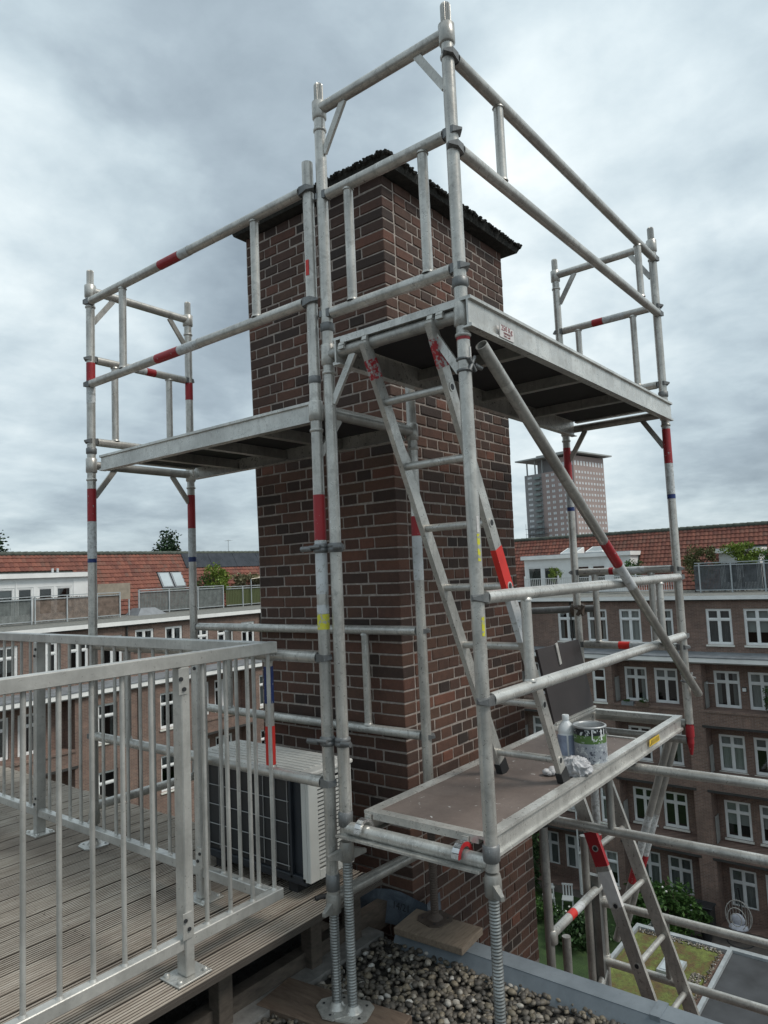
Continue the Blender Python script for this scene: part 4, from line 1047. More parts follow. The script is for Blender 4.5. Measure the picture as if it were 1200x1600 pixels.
for a, z0, w in ((-1.2, .06, .005), (-1.35, .02, .004), (-2.0, .115, .006), (-1.75, .13, .004), (-2.6, .12, .005)):
    dr.add([(cxp+(PR+.0012)*math.cos(t), cyp+(PR+.0012)*math.sin(t), czp+z) for z in (z0, .168) for t in (a-w/PR/2, a, a+w/PR/2)], [(0, 1, 4, 3), (1, 2, 5, 4)])
build(dr, 'paint_drip', 'pvc_white', pot)
rg = MB(); n, m_ = 96, 56; vs = []
for k in range(m_+1):
    ph = math.pi*k/m_
    for i in range(n):
        t = 2*math.pi*i/n; d = Vector((math.sin(ph)*math.cos(t), math.sin(ph)*math.sin(t), math.cos(ph)))
        g = d+Vector((noise.noise(d*1.7), noise.noise(d*1.7+Vector((5, 0, 0))), noise.noise(d*1.7+Vector((0, 5, 0)))))*.45
        fold = 1-abs(math.sin(9*(g.y*.8+g.x*.5)+2.2*g.z)); fold2 = 1-abs(math.sin(14*(g.x-.4*g.y)+1.5*g.z))
        f_ = .82+.26*fold**1.3*(1-.3*abs(d.z))+.09*fold2+.22*noise.noise(d*1.9+Vector((3, 1, 2)))
        p = Vector((d.x*.058, d.y*.068, max(d.z*.052, -.033)))*f_
        vs.append((3.185+p.x, 1.430+p.y, max(-.971, -.936+p.z)))
rg.add(vs, [(k*n+i, (k+1)*n+i, (k+1)*n+(i+1) % n, k*n+(i+1) % n) for k in range(m_) for i in range(n)], True)
o = build(rg, 'cotton_rag', 'rag_cloth', None, (3.185, 1.430, -.972)); tag(o, 'crumpled white cotton rag between ladder foot and paint pot', 'rag')
rg = MB()
for x, y, z, r in ((3.115, 1.55, -.955, .018), (3.125, 1.52, -.956, .017), (3.11, 1.53, -.959, .014), (3.14, 1.53, -.951, .022)): rg.ball((x, y, z), r*1.3, r, r*.8, 12, 8, .35)
o = build(rg, 'cotton_rag', 'rag_cloth', None, (3.12, 1.53, -.972)); tag(o, 'small knotted grey-white rag scrap left of the ladder foot', 'rag')

# ================================================================== the courtyard wings behind
XR, YL = 34.2, 29.2
FR = lambda u, w, z: (XR-w, u, z)
FL = lambda u, w, z: (u, YL-w, z)
def wall_grid(mb, u0, u1, z0, z1, holes, w, depth):
    us = sorted({u0, u1, *[h[0] for h in holes], *[h[1] for h in holes]}); zs = sorted({z0, z1, *[h[2] for h in holes], *[h[3] for h in holes]})
    us = [u for u in us if u0 <= u <= u1]; zs = [z for z in zs if z0 <= z <= z1]
    for a, b in zip(us, us[1:]):
        for c, d in zip(zs, zs[1:]):
            m_, n_ = (a+b)/2, (c+d)/2
            if any(h[0] < m_ < h[1] and h[2] < n_ < h[3] for h in holes): continue
            mb.quad((a, w, c), (b, w, c), (b, w, d), (a, w, d))
    for a, b, c, d in holes:
        mb.quad((a, w, c), (a, w-depth, c), (a, w-depth, d), (a, w, d)); mb.quad((b, w, c), (b, w-depth, c), (b, w-depth, d), (b, w, d))
        mb.quad((a, w, c), (b, w, c), (b, w-depth, c), (a, w-depth, c)); mb.quad((a, w, d), (b, w, d), (b, w-depth, d), (a, w-depth, d))
def window(th, F, u0, u1, z0, z1, w, cols=2, trans=.32, curtain=None, sill=True, name='window', kick=0, open_top=False):
    fw, mw = .065, .055
    mb = MB(F)
    def bx(a, b, c, d, w0=0, w1=.07): mb.box(a, b, w-w1, w-w0, c, d)
    bx(u0, u0+fw, z0, z1); bx(u1-fw, u1, z0, z1); bx(u0+fw, u1-fw, z0, z0+fw*1.2); bx(u0+fw, u1-fw, z1-fw, z1)
    zt = z1-(z1-z0)*trans if trans else z1-fw/2
    if trans: bx(u0+fw, u1-fw, zt-mw/2, zt+mw/2, -.008)
    zb = z0+fw*1.2
    if kick: bx(u0+fw, u1-fw, zb, z0+kick, .01); zb = z0+kick
    cells = []
    step = (u1-u0-2*fw-(cols-1)*mw)/cols
    for i in range(cols):
        a = u0+fw+i*(step+mw); b = a+step
        if i < cols-1: bx(b, b+mw, zb, (zt-mw/2) if trans else z1-fw); 
        if i < cols-1 and trans: bx(b, b+mw, zt+mw/2, z1-fw)
        cells.append((a, b, zb, zt-mw/2 if trans else z1-fw))
        if trans: cells.append((a, b, zt+mw/2, z1-fw))
    sm = .04
    for a, b, c, d in cells:
        bx(a, a+sm, c, d, .016, .06); bx(b-sm, b, c, d, .016, .06); bx(a+sm, b-sm, c, c+sm, .016, .06); bx(a+sm, b-sm, d-sm, d, .016, .06)
    fr_ = build(mb, name, 'white_paint', th)
    for a, b, c, d in cells:
        p = MB(F); t_ = R.uniform(-.004, .004); p.add([(a+sm, w-.048, c+sm), (b-sm, w-.048+t_, c+sm), (b-sm, w-.048+t_, d-sm), (a+sm, w-.048, d-sm)], [(0, 1, 2, 3)]); build(p, 'pane', 'glass', fr_)
    if curtain:
        mt, mode = curtain
        c = MB(F); n = 28
        rngs = {'full': [(u0+.05, u1-.05)], 'sides': [(u0+.05, u0+.05+(u1-u0)*.26), (u1-.05-(u1-u0)*.2, u1-.05)], 'left': [(u0+.05, (u0+u1)/2)], 'blind': [(u0+.05, u1-.05)], 'top': [(u0+.05, u1-.05)]}[mode]
        zlo = z0+.03 if mode not in ('blind', 'top') else (z0+(z1-z0)*.35 if mode == 'blind' else zt)
        for a, b in rngs:
            vs = [(a+(b-a)*i/n, w-.14-(.022*math.sin(i*1.9)+.01*math.sin(i*.7) if mode not in ('blind', 'top') else 0), z) for z in (zlo, z1-.05) for i in range(n+1)]
            c.add(vs, [(i, i+1, n+2+i, n+1+i) for i in range(n)], mode not in ('blind', 'top'))
        build(c, 'curtain', mt, fr_)
    if sill: build(MB(F).box(u0-.05, u1+.05, w-.02, w+.14, z0-.075, z0-.004), 'sill', 'sill_white', fr_)
    return fr_
CUR = [('curtain_grey', 'top'), None, ('curtain_grey', 'sides'), ('curtain_pale', 'full'), ('curtain_blue', 'full'), None, ('curtain_pale', 'blind'), ('curtain_pale', 'sides')]
R2 = random.Random(21)

def tiled_roof(th, F, u0, u1, w0, z0, w1, z1, skip=()):
    """tiles climbing from eave (w0,z0) to ridge (w1,z1)"""
    mb = MB(F); rows = 15; n = int((u1-u0)/.215); cw = (u1-u0)/n; seg_ = 4
    nw, nz = -(z1-z0), (w1-w0); ln = math.hypot(nw, nz); nw, nz = nw/ln, nz/ln
    if nz < 0: nw, nz = -nw, -nz
    for r in range(rows):
        t0, t1 = r/rows, (r+1)/rows
        for i in range(n):
            u = u0+i*cw; um = u+cw/2
            if any(a < um < b and t0 < d and t1 > c for a, b, c, d in skip): continue
            mb.cur = R.random()+.001
            vs = []
            for t, lift in ((t0, .045), (t1, .010), (t0, .0)):
                for k in range(seg_+1):
                    q = k/seg_; hh = .032*math.sin(math.pi*q)**1.5+lift+R.uniform(-.002, .002)
                    if t == t0 and lift == 0: hh = -.01
                    vs.append((u+cw*q, w0+(w1-w0)*t+nw*hh, z0+(z1-z0)*t+nz*hh))
            s_ = seg_+1
            mb.add(vs, [(k, k+1, s_+k+1, s_+k) for k in range(seg_)]+[(2*s_+k, 2*s_+k+1, k+1, k) for k in range(seg_)])
    o = build(mb, 'roof_tiles', 'roof_tile', th, kind='stuff')
    # ridge tiles
    rd = MB(F); k = u0
    while k < u1:
        rd.tube((k, w1, z1+.02), (k+.34, w1, z1+.03), .11, 10, r2=.125); k += .33
    build(rd, 'ridge_tiles', 'ridge_tile', th, kind='stuff')
    build(MB(F).quad((u0, w1, z1), (u1, w1, z1), (u1, w1-3, z1-3.2), (u0, w1-3, z1-3.2)).quad((u0, w0-.01, z0-.03), (u1, w0-.01, z0-.03), (u1, w1-.02, z1-.03), (u0, w1-.02, z1-.03)), 'rear_roof', 'ridge_tile', th)
    return o

def wing(name, label, F, u0, u1, top_wins, loggias, front_wins, upper_small=(), dz=0):
    th = thing(name, label, 'apartment block', F((u0+u1)/2, 0, GZ))
    tz0, tz1 = -3.80, -2.21
    holes = [(a, b, tz0 if (a, b) not in upper_small else -2.95, tz1+(0 if (a, b) not in upper_small else .15)) for a, b in top_wins]
    w_ = MB(F); wall_grid(w_, u0, u1, -4.35, -1.74, holes, 0, .16)
    rows = ((-6.55, -4.50), (-9.32, -7.30), (-12.3, -10.05), (GZ+.02, -12.9))
    lh = [(a, b, c, d) for a, b in loggias for c, d in rows]
    wr = ((-6.55, -4.95), (-9.3, -7.72), (-12.15, -10.55), (-15.0, -13.42))
    fh = [(a, b, c, d) for a, b in front_wins for c, d in wr]
    wall_grid(w_, u0, u1, GZ, -4.38, lh+fh, .9, .16)
    build(w_, 'wall', 'block_brick', th)
    # loggia boxes and back wall with windows
    wins = []
    for a, b in loggias:
        lb_ = MB(F); bh = []
        width = b-a; ww = 1.06; gap = .34
        xs = [a+width-.24-ww*(i+1)-gap*i for i in range(2)] if F is FR else [a+.24+(ww+gap)*i for i in range(2)]
        if F is FR: xs = [b-.28-ww-0*1.0, b-.28-2*ww-gap] if (b, a) != (0, 0) else xs
        for c, d in wr:
            for x in xs: bh.append((x, x+ww, c, d)); wins.append((x, x+ww, c, d))
        for c, d in rows:
            for x in (a, b): lb_.quad((x, .74, c), (x, 0, c), (x, 0, d), (x, .74, d))
            lb_.quad((a, .74, c+.001), (b, .74, c+.001), (b, 0, c+.001), (a, 0, c+.001)); lb_.quad((a, .74, d-.001), (b, .74, d-.001), (b, 0, d-.001), (a, 0, d-.001))
        wall_grid(lb_, a, b, GZ, -4.40, bh, -.001, .15)
        build(lb_, 'loggia', 'block_brick', th, kind='stuff')
        for c, d in rows:
            build(MB(F).box(a-.12, b+.12, .88, .935, d, d+.10), 'lintel', 'dark_lintel', th)
            if c > GZ+.1: build(MB(F).box(a-.02, b+.02, .70, .95, c-.09, c+.005), 'brick_coping', 'block_brick', th)
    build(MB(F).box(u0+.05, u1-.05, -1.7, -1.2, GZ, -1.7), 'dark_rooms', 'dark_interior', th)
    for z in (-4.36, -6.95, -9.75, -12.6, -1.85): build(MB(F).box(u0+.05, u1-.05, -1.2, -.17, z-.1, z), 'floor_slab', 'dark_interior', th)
    k = 0
    for a, b in top_wins:
        small = (a, b) in upper_small
        window(th, F, a, b, (tz0 if not small else -2.95), tz1+(.15 if small else 0), -.05, 2, .30 if not small else 0, R2.choice(CUR)); k += 1
    for n_, (a, b, c, d) in enumerate(wins):
        ground = c < -14
        door = (n_ % 8 == 5)
        if door and not ground:
            pass
        window(th, F, a, b, c if not ground else c-.35, d, -.05, 2, .30, R2.choice(CUR) if not ground else ('curtain_grey', 'full'), not ground, 'window', .0 if not ground else .35)
    for n_, (a, b, c, d) in enumerate(fh): window(th, F, a, b, c, d, .82, 1, .32, R2.choice(CUR))
    # loggia side panels (white screens)
    for a, b in loggias:
        for i, (c, d) in enumerate(rows[:3]):
            x = b-.02 if F is FR else a+.02
            o = build(MB(F).box(min(x, x-.03 if F is FR else x+.03), max(x, x-.03 if F is FR else x+.03), .10, .62, c+.02, c+1.15), 'balcony_screen', 'shutter_panel', th)
    # string-course roof with lead and white fascia
    build(MB(F).add([(u0, 0, -4.13), (u1, 0, -4.13), (u1, 1.12, -4.24), (u0, 1.12, -4.24), (u0, 1.12, -4.28), (u1, 1.12, -4.28)], [(0, 1, 2, 3), (3, 2, 5, 4)]), 'lead_apron', 'lead_grey', th)
    build(MB(F).box(u0, u1, .60, 1.10, -4.47, -4.285), 'fascia', 'white_fascia', th)
    build(MB(F).box(u0, u1, .905, 1.02, -4.53, -4.472), 'fascia', 'shutter_panel', th)
    build(MB(F).box(u0, u1, -.1, .24, -1.79, -1.612), 'gutter_fascia', 'white_fascia', th)
    build(MB(F).box(u0, u1, -.1, .20, -1.84, -1.792), 'gutter_fascia', 'dark_lintel', th)
    tr = MB(F).quad((u0, .22, -1.606), (u1, .22, -1.606), (u1, -4.1, -1.52), (u0, -4.1, -1.52)); build(tr, 'terrace_roof', 'flat_roof_gravel', th)
    return th

r_top = [(2.1, 3.15), (3.6, 4.65), (6.08, 7.14), (7.63, 8.70), (10.14, 11.2), (11.62, 12.66), (13.27, 14.28), (14.8, 15.85), (17.4, 18.4), (18.9, 19.9), (21.4, 22.4), (24.2, 25.2), (-1.5, -.5), (-3.4, -2.4)]
wr_ = wing('apartment_wing', 'brick apartment wing across the courtyard with white windows, right of the chimney', FR, -8, YL+8, r_top,
           [(5.35, 8.86), (9.56, 12.88), (1.3, 4.7), (14.6, 17.9), (19.6, 22.9)], [(13.2, 13.86), (18.4, 19.1), (.2, .9)])
l_top = [(8.6, 9.5), (10.6, 11.5), (12.3, 13.25), (13.95, 14.85), (15.3, 16.2), (16.85, 17.8), (18.45, 19.42), (20.04, 21.0), (21.7, 22.55), (23.1, 24.1), (24.66, 25.55), (26.6, 27.6), (29, 30), (31, 32)]
wl_ = wing('apartment_wing', 'brick apartment wing seen through the railing, left of the chimney', FL, -10, XR, l_top,
           [(11.6, 15.1), (21.2, 24.5), (5.0, 8.4), (26.4, 29.7)], [(16.1, 17.0), (19.1, 20.1), (9.3, 10.3), (25.0, 25.9)], upper_small=((18.45, 19.42), (20.04, 21.0)))
# downpipes, pipes on the facades
for th, F, us in ((wr_, FR, (15.1, 4.95)), (wl_, FL, (18.0, 25.95, 10.8))):
    for u in us:
        build(MB(F).tube((u, .98, -4.5), (u, .98, GZ), .045, 8), 'downpipe', 'white_rail', th); build(MB(F).tube((u, .07, -1.85), (u, .07, -4.2), .045, 8), 'downpipe', 'dark_lintel', th)
# roofs
tiled_roof(wr_, FR, -8, YL-.5, -4.0, -1.5, -6.0, 1.68, skip=((6.95, 8.85, 0, .62), (13.2, 19.6, 0, .66), (2.0, 5.2, 0, .62)))
tiled_roof(wl_, FL, -10, XR+4, -4.0, -1.5, -6.0, 1.70, skip=((8, 18.45, 0, .70), (23.15, 24.75, .38, .66)))
# dormers
def dormer(th, F, u0, u1, ztop, doors, w=-3.95, panel=()):
    body = MB(F); holes = [(a, b, -1.45, ztop-.42) for a, b in doors]
    wall_grid(body, u0, u1, -1.5, ztop, holes, w, .1)
    body.box(u0, u0+.06, w-2.4, w-.001, -1.5, ztop-.001).box(u1-.06, u1, w-2.4, w-.001, -1.5, ztop-.001)
    o = build(body, 'dormer', 'white_paint', th)
    build(MB(F).box(u0-.12, u1+.12, w-2.5, w+.22, ztop+.001, ztop+.21), 'dormer_roof', 'white_fascia', th)
    build(MB(F).box(u0-.1, u1+.1, w-2.5, w+.12, ztop+.212, ztop+.235), 'dormer_roof', 'lead_grey', th)
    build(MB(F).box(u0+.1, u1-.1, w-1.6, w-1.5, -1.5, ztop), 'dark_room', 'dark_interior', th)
    for i, (a, b) in enumerate(doors): window(th, F, a, b, -1.45, ztop-.42, w-.02, 1, 0, CUR[(i*3+2) % 8] if i % 3 else None, False, 'terrace_door', .25)
    for a, b in panel: build(MB(F).box(a, b, w+.001, w+.03, -1.48, ztop-.1), 'white_panel', 'white_paint', th)
dormer(wl_, FL, 6.0, 18.4, .50, [(8, 8.9), (9.0, 9.9), (11.2, 12.1), (12.15, 13.05), (13.9, 14.9), (15.0, 15.75), (15.95, 16.7), (16.8, 17.6)], -3.98, panel=((14.93, 14.98), (17.65, 18.38), (13.1, 13.85)))
dormer(wr_, FR, 13.25, 19.5, .42, [(17.4, 18.35), (18.4, 19.35), (14.6, 15.45), (15.5, 16.3), (13.5, 14.3)], -3.8, panel=((16.4, 16.6), (14.35, 14.55)))
dormer(wr_, FR, 7.0, 8.82, .28, [(7.1, 7.85), (7.95, 8.72)], -3.8)
dormer(wr_, FR, 2.2, 5.0, .28, [(2.4, 3.3), (3.6, 4.5)], -3.8)
# raised skylights on the right dormer roof
for y in (15.3, 16.8):
    o = thing('roof_light', 'tilted white roof light on the dormer roof, %s' % ('nearer the tower side' if y < 16 else 'beside the chimney'), 'skylight', (38.6, y, .66))
    build(MB().add([(38.2, y-.5, .66), (38.2, y+.5, .66), (39.3, y+.5, .66), (39.3, y-.5, .66), (38.2, y-.5, .72), (38.2, y+.5, .72), (39.3, y+.5, 1.02), (39.3, y-.5, 1.02)], [(0, 1, 2, 3), (4, 5, 6, 7), (0, 1, 5, 4), (1, 2, 6, 5), (2, 3, 7, 6), (3, 0, 4, 7)]), 'frame', 'white_fascia', o)
    build(MB().add([(38.27, y-.42, .75), (38.27, y+.42, .75), (39.22, y+.42, 1.01), (39.22, y-.42, 1.01)], [(0, 1, 2, 3)]), 'pane', 'roof_glass', o)
# slope roof windows and solar sheet on the left roof
def on_slope(t, lift=.06): return (-4.0-2.0*t - lift*-.85, -1.5+3.2*t+lift*.53)
for n_, u in enumerate((23.2, 24.02)):
    w0, z0 = on_slope(.39); w1, z1 = on_slope(.65)
    m1 = MB(FL); m1.add([(u, w0, z0), (u+.74, w0, z0), (u+.74, w1, z1), (u, w1, z1), (u, w0-.1, z0-.06), (u+.74, w0-.1, z0-.06), (u+.74, w1-.1, z1-.06), (u, w1-.1, z1-.06)], [(0, 1, 2, 3), (0, 4, 5, 1), (1, 5, 6, 2), (2, 6, 7, 3), (3, 7, 4, 0)])
    rw = build(m1, 'roof_window', 'lead_grey', wl_)
    w0, z0 = on_slope(.405, .075); w1, z1 = on_slope(.635, .075)
    build(MB(FL).quad((u+.08, w0, z0), (u+.66, w0, z0), (u+.66, w1, z1), (u+.08, w1, z1)), 'pane', 'roof_glass', rw)
for k in range(5):
    w0, z0 = on_slope(.72, .09); w1, z1 = on_slope(.985, .09); u = 25.25+k*1.9
    m1 = MB(FL); m1.add([(u-.02+.0, w0, z0), (u+1.86, w0, z0), (u+1.86, w1, z1), (u-.02, w1, z1), (u-.02, w0-.08, z0-.05), (u+1.86, w0-.08, z0-.05), (u+1.86, w1-.08, z1-.05), (u-.02, w1-.08, z1-.05)], [(0, 1, 2, 3), (0, 4, 5, 1), (1, 5, 6, 2), (3, 7, 4, 0)])
    build(m1, 'solar_panel', 'solar_dark', wl_)
build(MB(FL).tube((16.95, -4.6, .74), (16.95, -4.6, .95), .06, 8).tube((17.2, -4.6, .74), (17.2, -4.6, .95), .06, 8), 'vent_pipe', 'white_rail', wl_)
dm = thing('dome_skylight', 'low grey skylight box on the flat roof before the tiled slope', 'skylight', (21.0, 32.2, -1.55))
build(MB().add([(20.2, 31.7, -1.56), (21.9, 31.7, -1.56), (21.9, 32.9, -1.56), (20.2, 32.9, -1.56), (20.5, 31.9, -1.2), (21.3, 31.9, -1.2), (21.3, 32.7, -1.2), (20.5, 32.7, -1.2)], [(4, 5, 6, 7), (0, 1, 5, 4), (1, 2, 6, 5), (2, 3, 7, 6), (3, 0, 4, 7)]), 'cover', 'lead_grey', dm)

# fences and railings on the terraces
def slat_fence(label, F, u0, u1, w, z0, z1, mat, posts, rail_mat='galv_far', slat=.055, rails=True, jag=.02):
    th = thing('terrace_fence', label, 'fence', F(u0, w, z0))
    mb = MB(F); u = u0
    while u < u1:
        mb.box(u, u+slat*.82, w-.012, w, z0+.05+R.uniform(-jag, jag), z1-.02+R.uniform(-jag, jag)); u += slat
    build(mb, 'slats', mat, th, kind='stuff')
    if rails:
        for z in (z0+.1, z1-.06, z1+.06): build(MB(F).box(u0, u1, w+.02, w+.055, z-.02, z+.02), 'rail', rail_mat, th)
    for p in posts: build(MB(F).box(p-.03, p+.03, w+.002, w+.06, z0-.02, z1+.07), 'post', rail_mat, th)
    return th
slat_fence('brown split bamboo fence in a grey rail before the white terrace doors', FL, 14.95, 19.1, -2.3, -1.52, -.40, 'bamboo_brown', (15.0, 16.45, 17.9, 19.08))
slat_fence('grey weathered bamboo fence at the far left of the terrace', FL, 7.0, 14.9, -2.3, -1.52, -.40, 'bamboo_grey', (7.1, 9, 11, 12.9, 14.85))
slat_fence('grey screen fence below the two roof windows', FL, 20.75, 26.2, -3.3, -1.52, -.34, 'bamboo_grey', (20.75, 22.55, 24.4, 26.15), slat=.09)
slat_fence('green-grey mesh fence in front of the terrace shrubs', FL, 26.3, 33.0, -3.2, -1.52, -.42, 'leaf_olive', (27.5, 30, 32.9), slat=.12)
slat_fence('dark grey bamboo screen along the right terrace edge', FR, 2.0, 9.5, -1.9, -1.55, -.22, 'bamboo_dark', (9.3, 7.9, 6.5, 4.6, 2.2), slat=.06, jag=.04)
tb = thing('terrace_balustrade', 'white barred balustrade on the terrace below the open roof lights', 'balustrade', FR(10.3, -2.0, -1.5))
for z in (-1.42, -.66): build(MB(FR).box(10.3, 18.6, -2.02, -1.98, z-.02, z+.02), 'rail', 'white_rail', tb)
bb = MB(FR); u = 10.35
while u < 18.6: bb.box(u, u+.022, -2.01, -1.99, -1.42, -.66); u += .11
build(bb, 'bars', 'white_rail', tb, kind='stuff')
for u in (10.3, 12.4, 14.5, 16.6, 18.6): build(MB(FR).box(u-.03, u+.03, -2.03, -1.97, -1.52, -.5), 'post', 'white_rail', tb)
pp_ = thing('privacy_panel', 'brown panel upright beside the terrace doors', 'panel', FL(18.6, -3.2, -1.5))
build(MB(FL).box(18.45, 20.2, -3.2, -3.16, -.7, .1), 'board', 'beige_panel', pp_); build(MB(FL).box(18.5, 18.56, -3.2, -3.15, -1.52, -.71).box(20.1, 20.16, -3.2, -3.15, -1.52, -.71), 'post', 'galv_far', pp_)
dc = thing('garden_parasol', 'cream sun sail stretched over the terrace beside the chimney edge', 'sun sail', FL(30.5, -3.6, -1.5))
build(MB(FL).add([(28.0, -3.0, .02), (33.5, -3.2, .45), (33.5, -4.6, .5), (29.0, -3.9, .12)], [(0, 1, 2, 3)]), 'sail', 'sail_cloth', dc); build(MB(FL).tube((33.4, -3.3, -1.52), (33.4, -3.3, .45), .04, 8).tube((28.1, -3.1, -1.52), (28.1, -3.1, .03), .03, 8), 'pole', 'galv_far', dc)
pr_ = thing('closed_parasol', 'closed pale parasol standing against the red roof tiles', 'parasol', FL(30.9, -3.7, -1.5))
build(MB(FL).tube((30.9, -3.7, -1.52), (30.9, -3.7, .95), .03, 8), 'pole', 'galv_far', pr_); build(MB(FL).tube((30.9, -3.7, -.3), (30.9, -3.7, .98), .2, 10, r2=.03), 'canopy', 'parasol_cloth', pr_)

# ------------------------------------------------------------------ plants
def foliage(mb, c, rx, ry, rz, n, s, shape='ball', clumps=18):
    c = Vector(c); cl = []
    for k in range(clumps):
        while True:
            p = Vector((R.uniform(-1, 1), R.uniform(-1, 1), R.uniform(-1, 1)))
            if p.length < 1: break
        if shape == 'cone': t = (p.z+1)/2; p.x *= (1-t)**.8+.08; p.y *= (1-t)**.8+.08
        cl.append((Vector((p.x*rx*.85, p.y*ry*.85, p.z*rz*.9)), R.uniform(.22, .42)))
    for i in range(n):
        q, cr = R.choice(cl)
        d = Vector((R.gauss(0, 1), R.gauss(0, 1), R.gauss(0, 1))).normalized()*R.random()**.4
        p = c+q+Vector((d.x*rx*cr, d.y*ry*cr, d.z*rz*cr if shape != 'cone' else d.z*rz*cr*.6))
        a = Vector((R.gauss(0, 1), R.gauss(0, 1), R.gauss(0, .6))).normalized(); b = a.cross(Vector((R.random(), R.random(), R.random()))).normalized()
        L = s*R.uniform(.6, 1.3); mb.cur = R.random()+.001
        mb.add([tuple(p), tuple(p+a*L*.5+b*L*.28), tuple(p+a*L), tuple(p+a*L*.5-b*L*.28)], [(0, 1, 2, 3)])
def plant(name, label, cat, base, c, r, n, s, mat, trunk=(0.04, .3), shape='ball', group=None, clumps=18, flowers=0):
    th = thing(name, label, cat, base, group)
    mb = MB(); foliage(mb, c, *r, n, s, shape, clumps); cr = build(mb, 'foliage', mat, th, kind='stuff')
    if flowers:
        f = MB()
        for k in range(flowers):
            d = Vector((R.gauss(0, 1), R.gauss(0, 1), abs(R.gauss(0, 1)))).normalized()*.92; f.cur = R.random()+.001
            f.ball((c[0]+d.x*r[0], c[1]+d.y*r[1], c[2]+d.z*r[2]), .05, .05, .045, 6, 4, .3)
        build(f, 'flowers', 'flower_white', th, kind='stuff')
    st = MB(); b = Vector(base)
    for k in range(3 if trunk[0] < .1 else 1):
        t = Vector((c[0]+R.uniform(-.3, .3)*r[0], c[1]+R.uniform(-.3, .3)*r[1], c[2]+r[2]*.2)); st.tube(b, t, trunk[0], 7, r2=trunk[0]*.4)
        for j in range(4):
            e_ = t+Vector((R.uniform(-.6, .6)*r[0], R.uniform(-.6, .6)*r[1], R.uniform(0, .6)*r[2])); m2 = b+(t-b)*R.uniform(.5, .9); st.tube(m2, e_, trunk[0]*.4, 5, r2=trunk[0]*.15)
    build(st, 'stem' if trunk[0] < .1 else 'trunk', 'bark', th)
    return th
plant('terrace_shrub', 'pale green bushy shrub above the grey fence left of the chimney', 'shrub', (26.3, 33.1, -1.5), (26.2, 33.1, .1), (.95, .6, .95), 2600, .13, 'leaf_lime')
plant('terrace_shrub', 'dark green low shrubs right behind the grey screen fence', 'shrub', (25.3, 33.3, -1.5), (25.4, 33.3, -.35), (1.2, .5, .65), 1500, .12, 'leaf_mid')
plant('terrace_shrub', 'straw-coloured ornamental grass clump beside the sun sail', 'shrub', (28.3, 33.0, -1.5), (28.6, 33.0, -.4), (1.5, .6, .8), 2600, .18, 'leaf_dry')
plant('terrace_shrub', 'olive shrub with pale buds rising over the corner of the dark bamboo screen', 'shrub', (36.7, 9.7, -1.55), (36.9, 9.45, -.15), (.7, .95, .9), 2800, .11, 'leaf_olive')
plant('terrace_shrub', 'bright lime green maple above the dark bamboo screen', 'shrub', (36.8, 7.6, -1.55), (36.9, 7.45, .25), (.8, .95, .6), 2600, .12, 'leaf_lime')
plant('terrace_shrub', 'dark green bush at the right end of the bamboo screen', 'shrub', (36.8, 5.9, -1.55), (36.9, 6.0, -.1), (.5, .7, .6), 1200, .10, 'leaf_mid')
plant('terrace_shrub', 'small green shrub hanging over the white balustrade near the far post', 'shrub', (36.8, 12.6, -1.55), (36.9, 12.7, -.25), (.5, .75, .45), 1200, .10, 'leaf_mid')
plant('potted_plant', 'yellow-green potted conifer behind the balustrade', 'plant', (36.8, 17.0, -1.52), (36.8, 17.0, -.5), (.35, .4, .45), 700, .09, 'leaf_lime')
plant('garden_bush', 'bright green leafy bush below the house windows by the sedum roof', 'bush', (31.0, 10.6, GZ), (31.0, 10.6, -14.5), (1.5, 1.5, 1.25), 5200, .22, 'leaf_mid', flowers=8, clumps=30)
plant('garden_bush', 'flowering dark bush with white blooms beside the lawn', 'bush', (28.6, 13.2, GZ), (28.8, 13.4, -15.0), (1.3, 1.5, .8), 3200, .18, 'leaf_dark', flowers=9, clumps=24)
plant('garden_bush', 'low dark shrubs by the white garden chairs', 'bush', (29.8, 15.8, GZ), (29.8, 15.8, -15.1), (.9, 1.2, .7), 2000, .16, 'leaf_mid', flowers=4)
plant('garden_hedge', 'tall dark ivy-clad hedge between chimney and garden doors', 'hedge', (31.4, 17.7, GZ), (31.6, 17.6, -13.6), (1.1, 1.5, 2.0), 6500, .2, 'leaf_dark', clumps=40)
plant('poplar_tree', 'pointed dark green tree top above the left roof ridge', 'tree', (47.8, 68.5, GZ), (47.8, 68.5, 1.0), (3.2, 3.2, 5.2), 12000, .36, 'leaf_tree', (.3, 0), 'cone', clumps=70)
plant('poplar_tree', 'dark tree top at the left edge above the red roof', 'tree', (33.5, 81.0, GZ), (33.2, 81.0, 1.2), (4.0, 4.0, 4.8), 9000, .40, 'leaf_tree', (.3, 0), clumps=60)

# ------------------------------------------------------------------ garden extension roofs and furniture
ext = thing('garden_extension', 'low garden extension with a mossy sedum roof and a roof light', 'building', (20, 7.9, GZ))
build(MB().box(14, 25.1, 6.55, 9.45, GZ, -12.55), 'wall', 'block_brick', ext)
build(MB().box(14.15, 24.9, 6.75, 9.3, -12.549, -12.46), 'sedum_roof', 'sedum', ext)
eb = MB().box(14, 25.2, 9.35, 9.47, -12.549, -12.40).box(25.0, 25.2, 6.5, 9.35, -12.549, -12.40); build(eb, 'roof_edge', 'galv_far', ext)
gr = MB()
for k in range(700):
    if R.random() < .6: x, y = R.uniform(15, 24.9), R.uniform(6.62, 6.76)
    else: x, y = R.uniform(24.72, 24.98), R.uniform(6.7, 9.3)
    if R.random() < .15: x, y = R.uniform(22.6, 23.2), R.uniform(6.8, 7.1)
    gr.cur = R.random(); gr.ball((x, y, -12.44), .03, .028, .02, 5, 4, .2)
build(gr, 'gravel_edge', 'pebble', ext, kind='stuff')
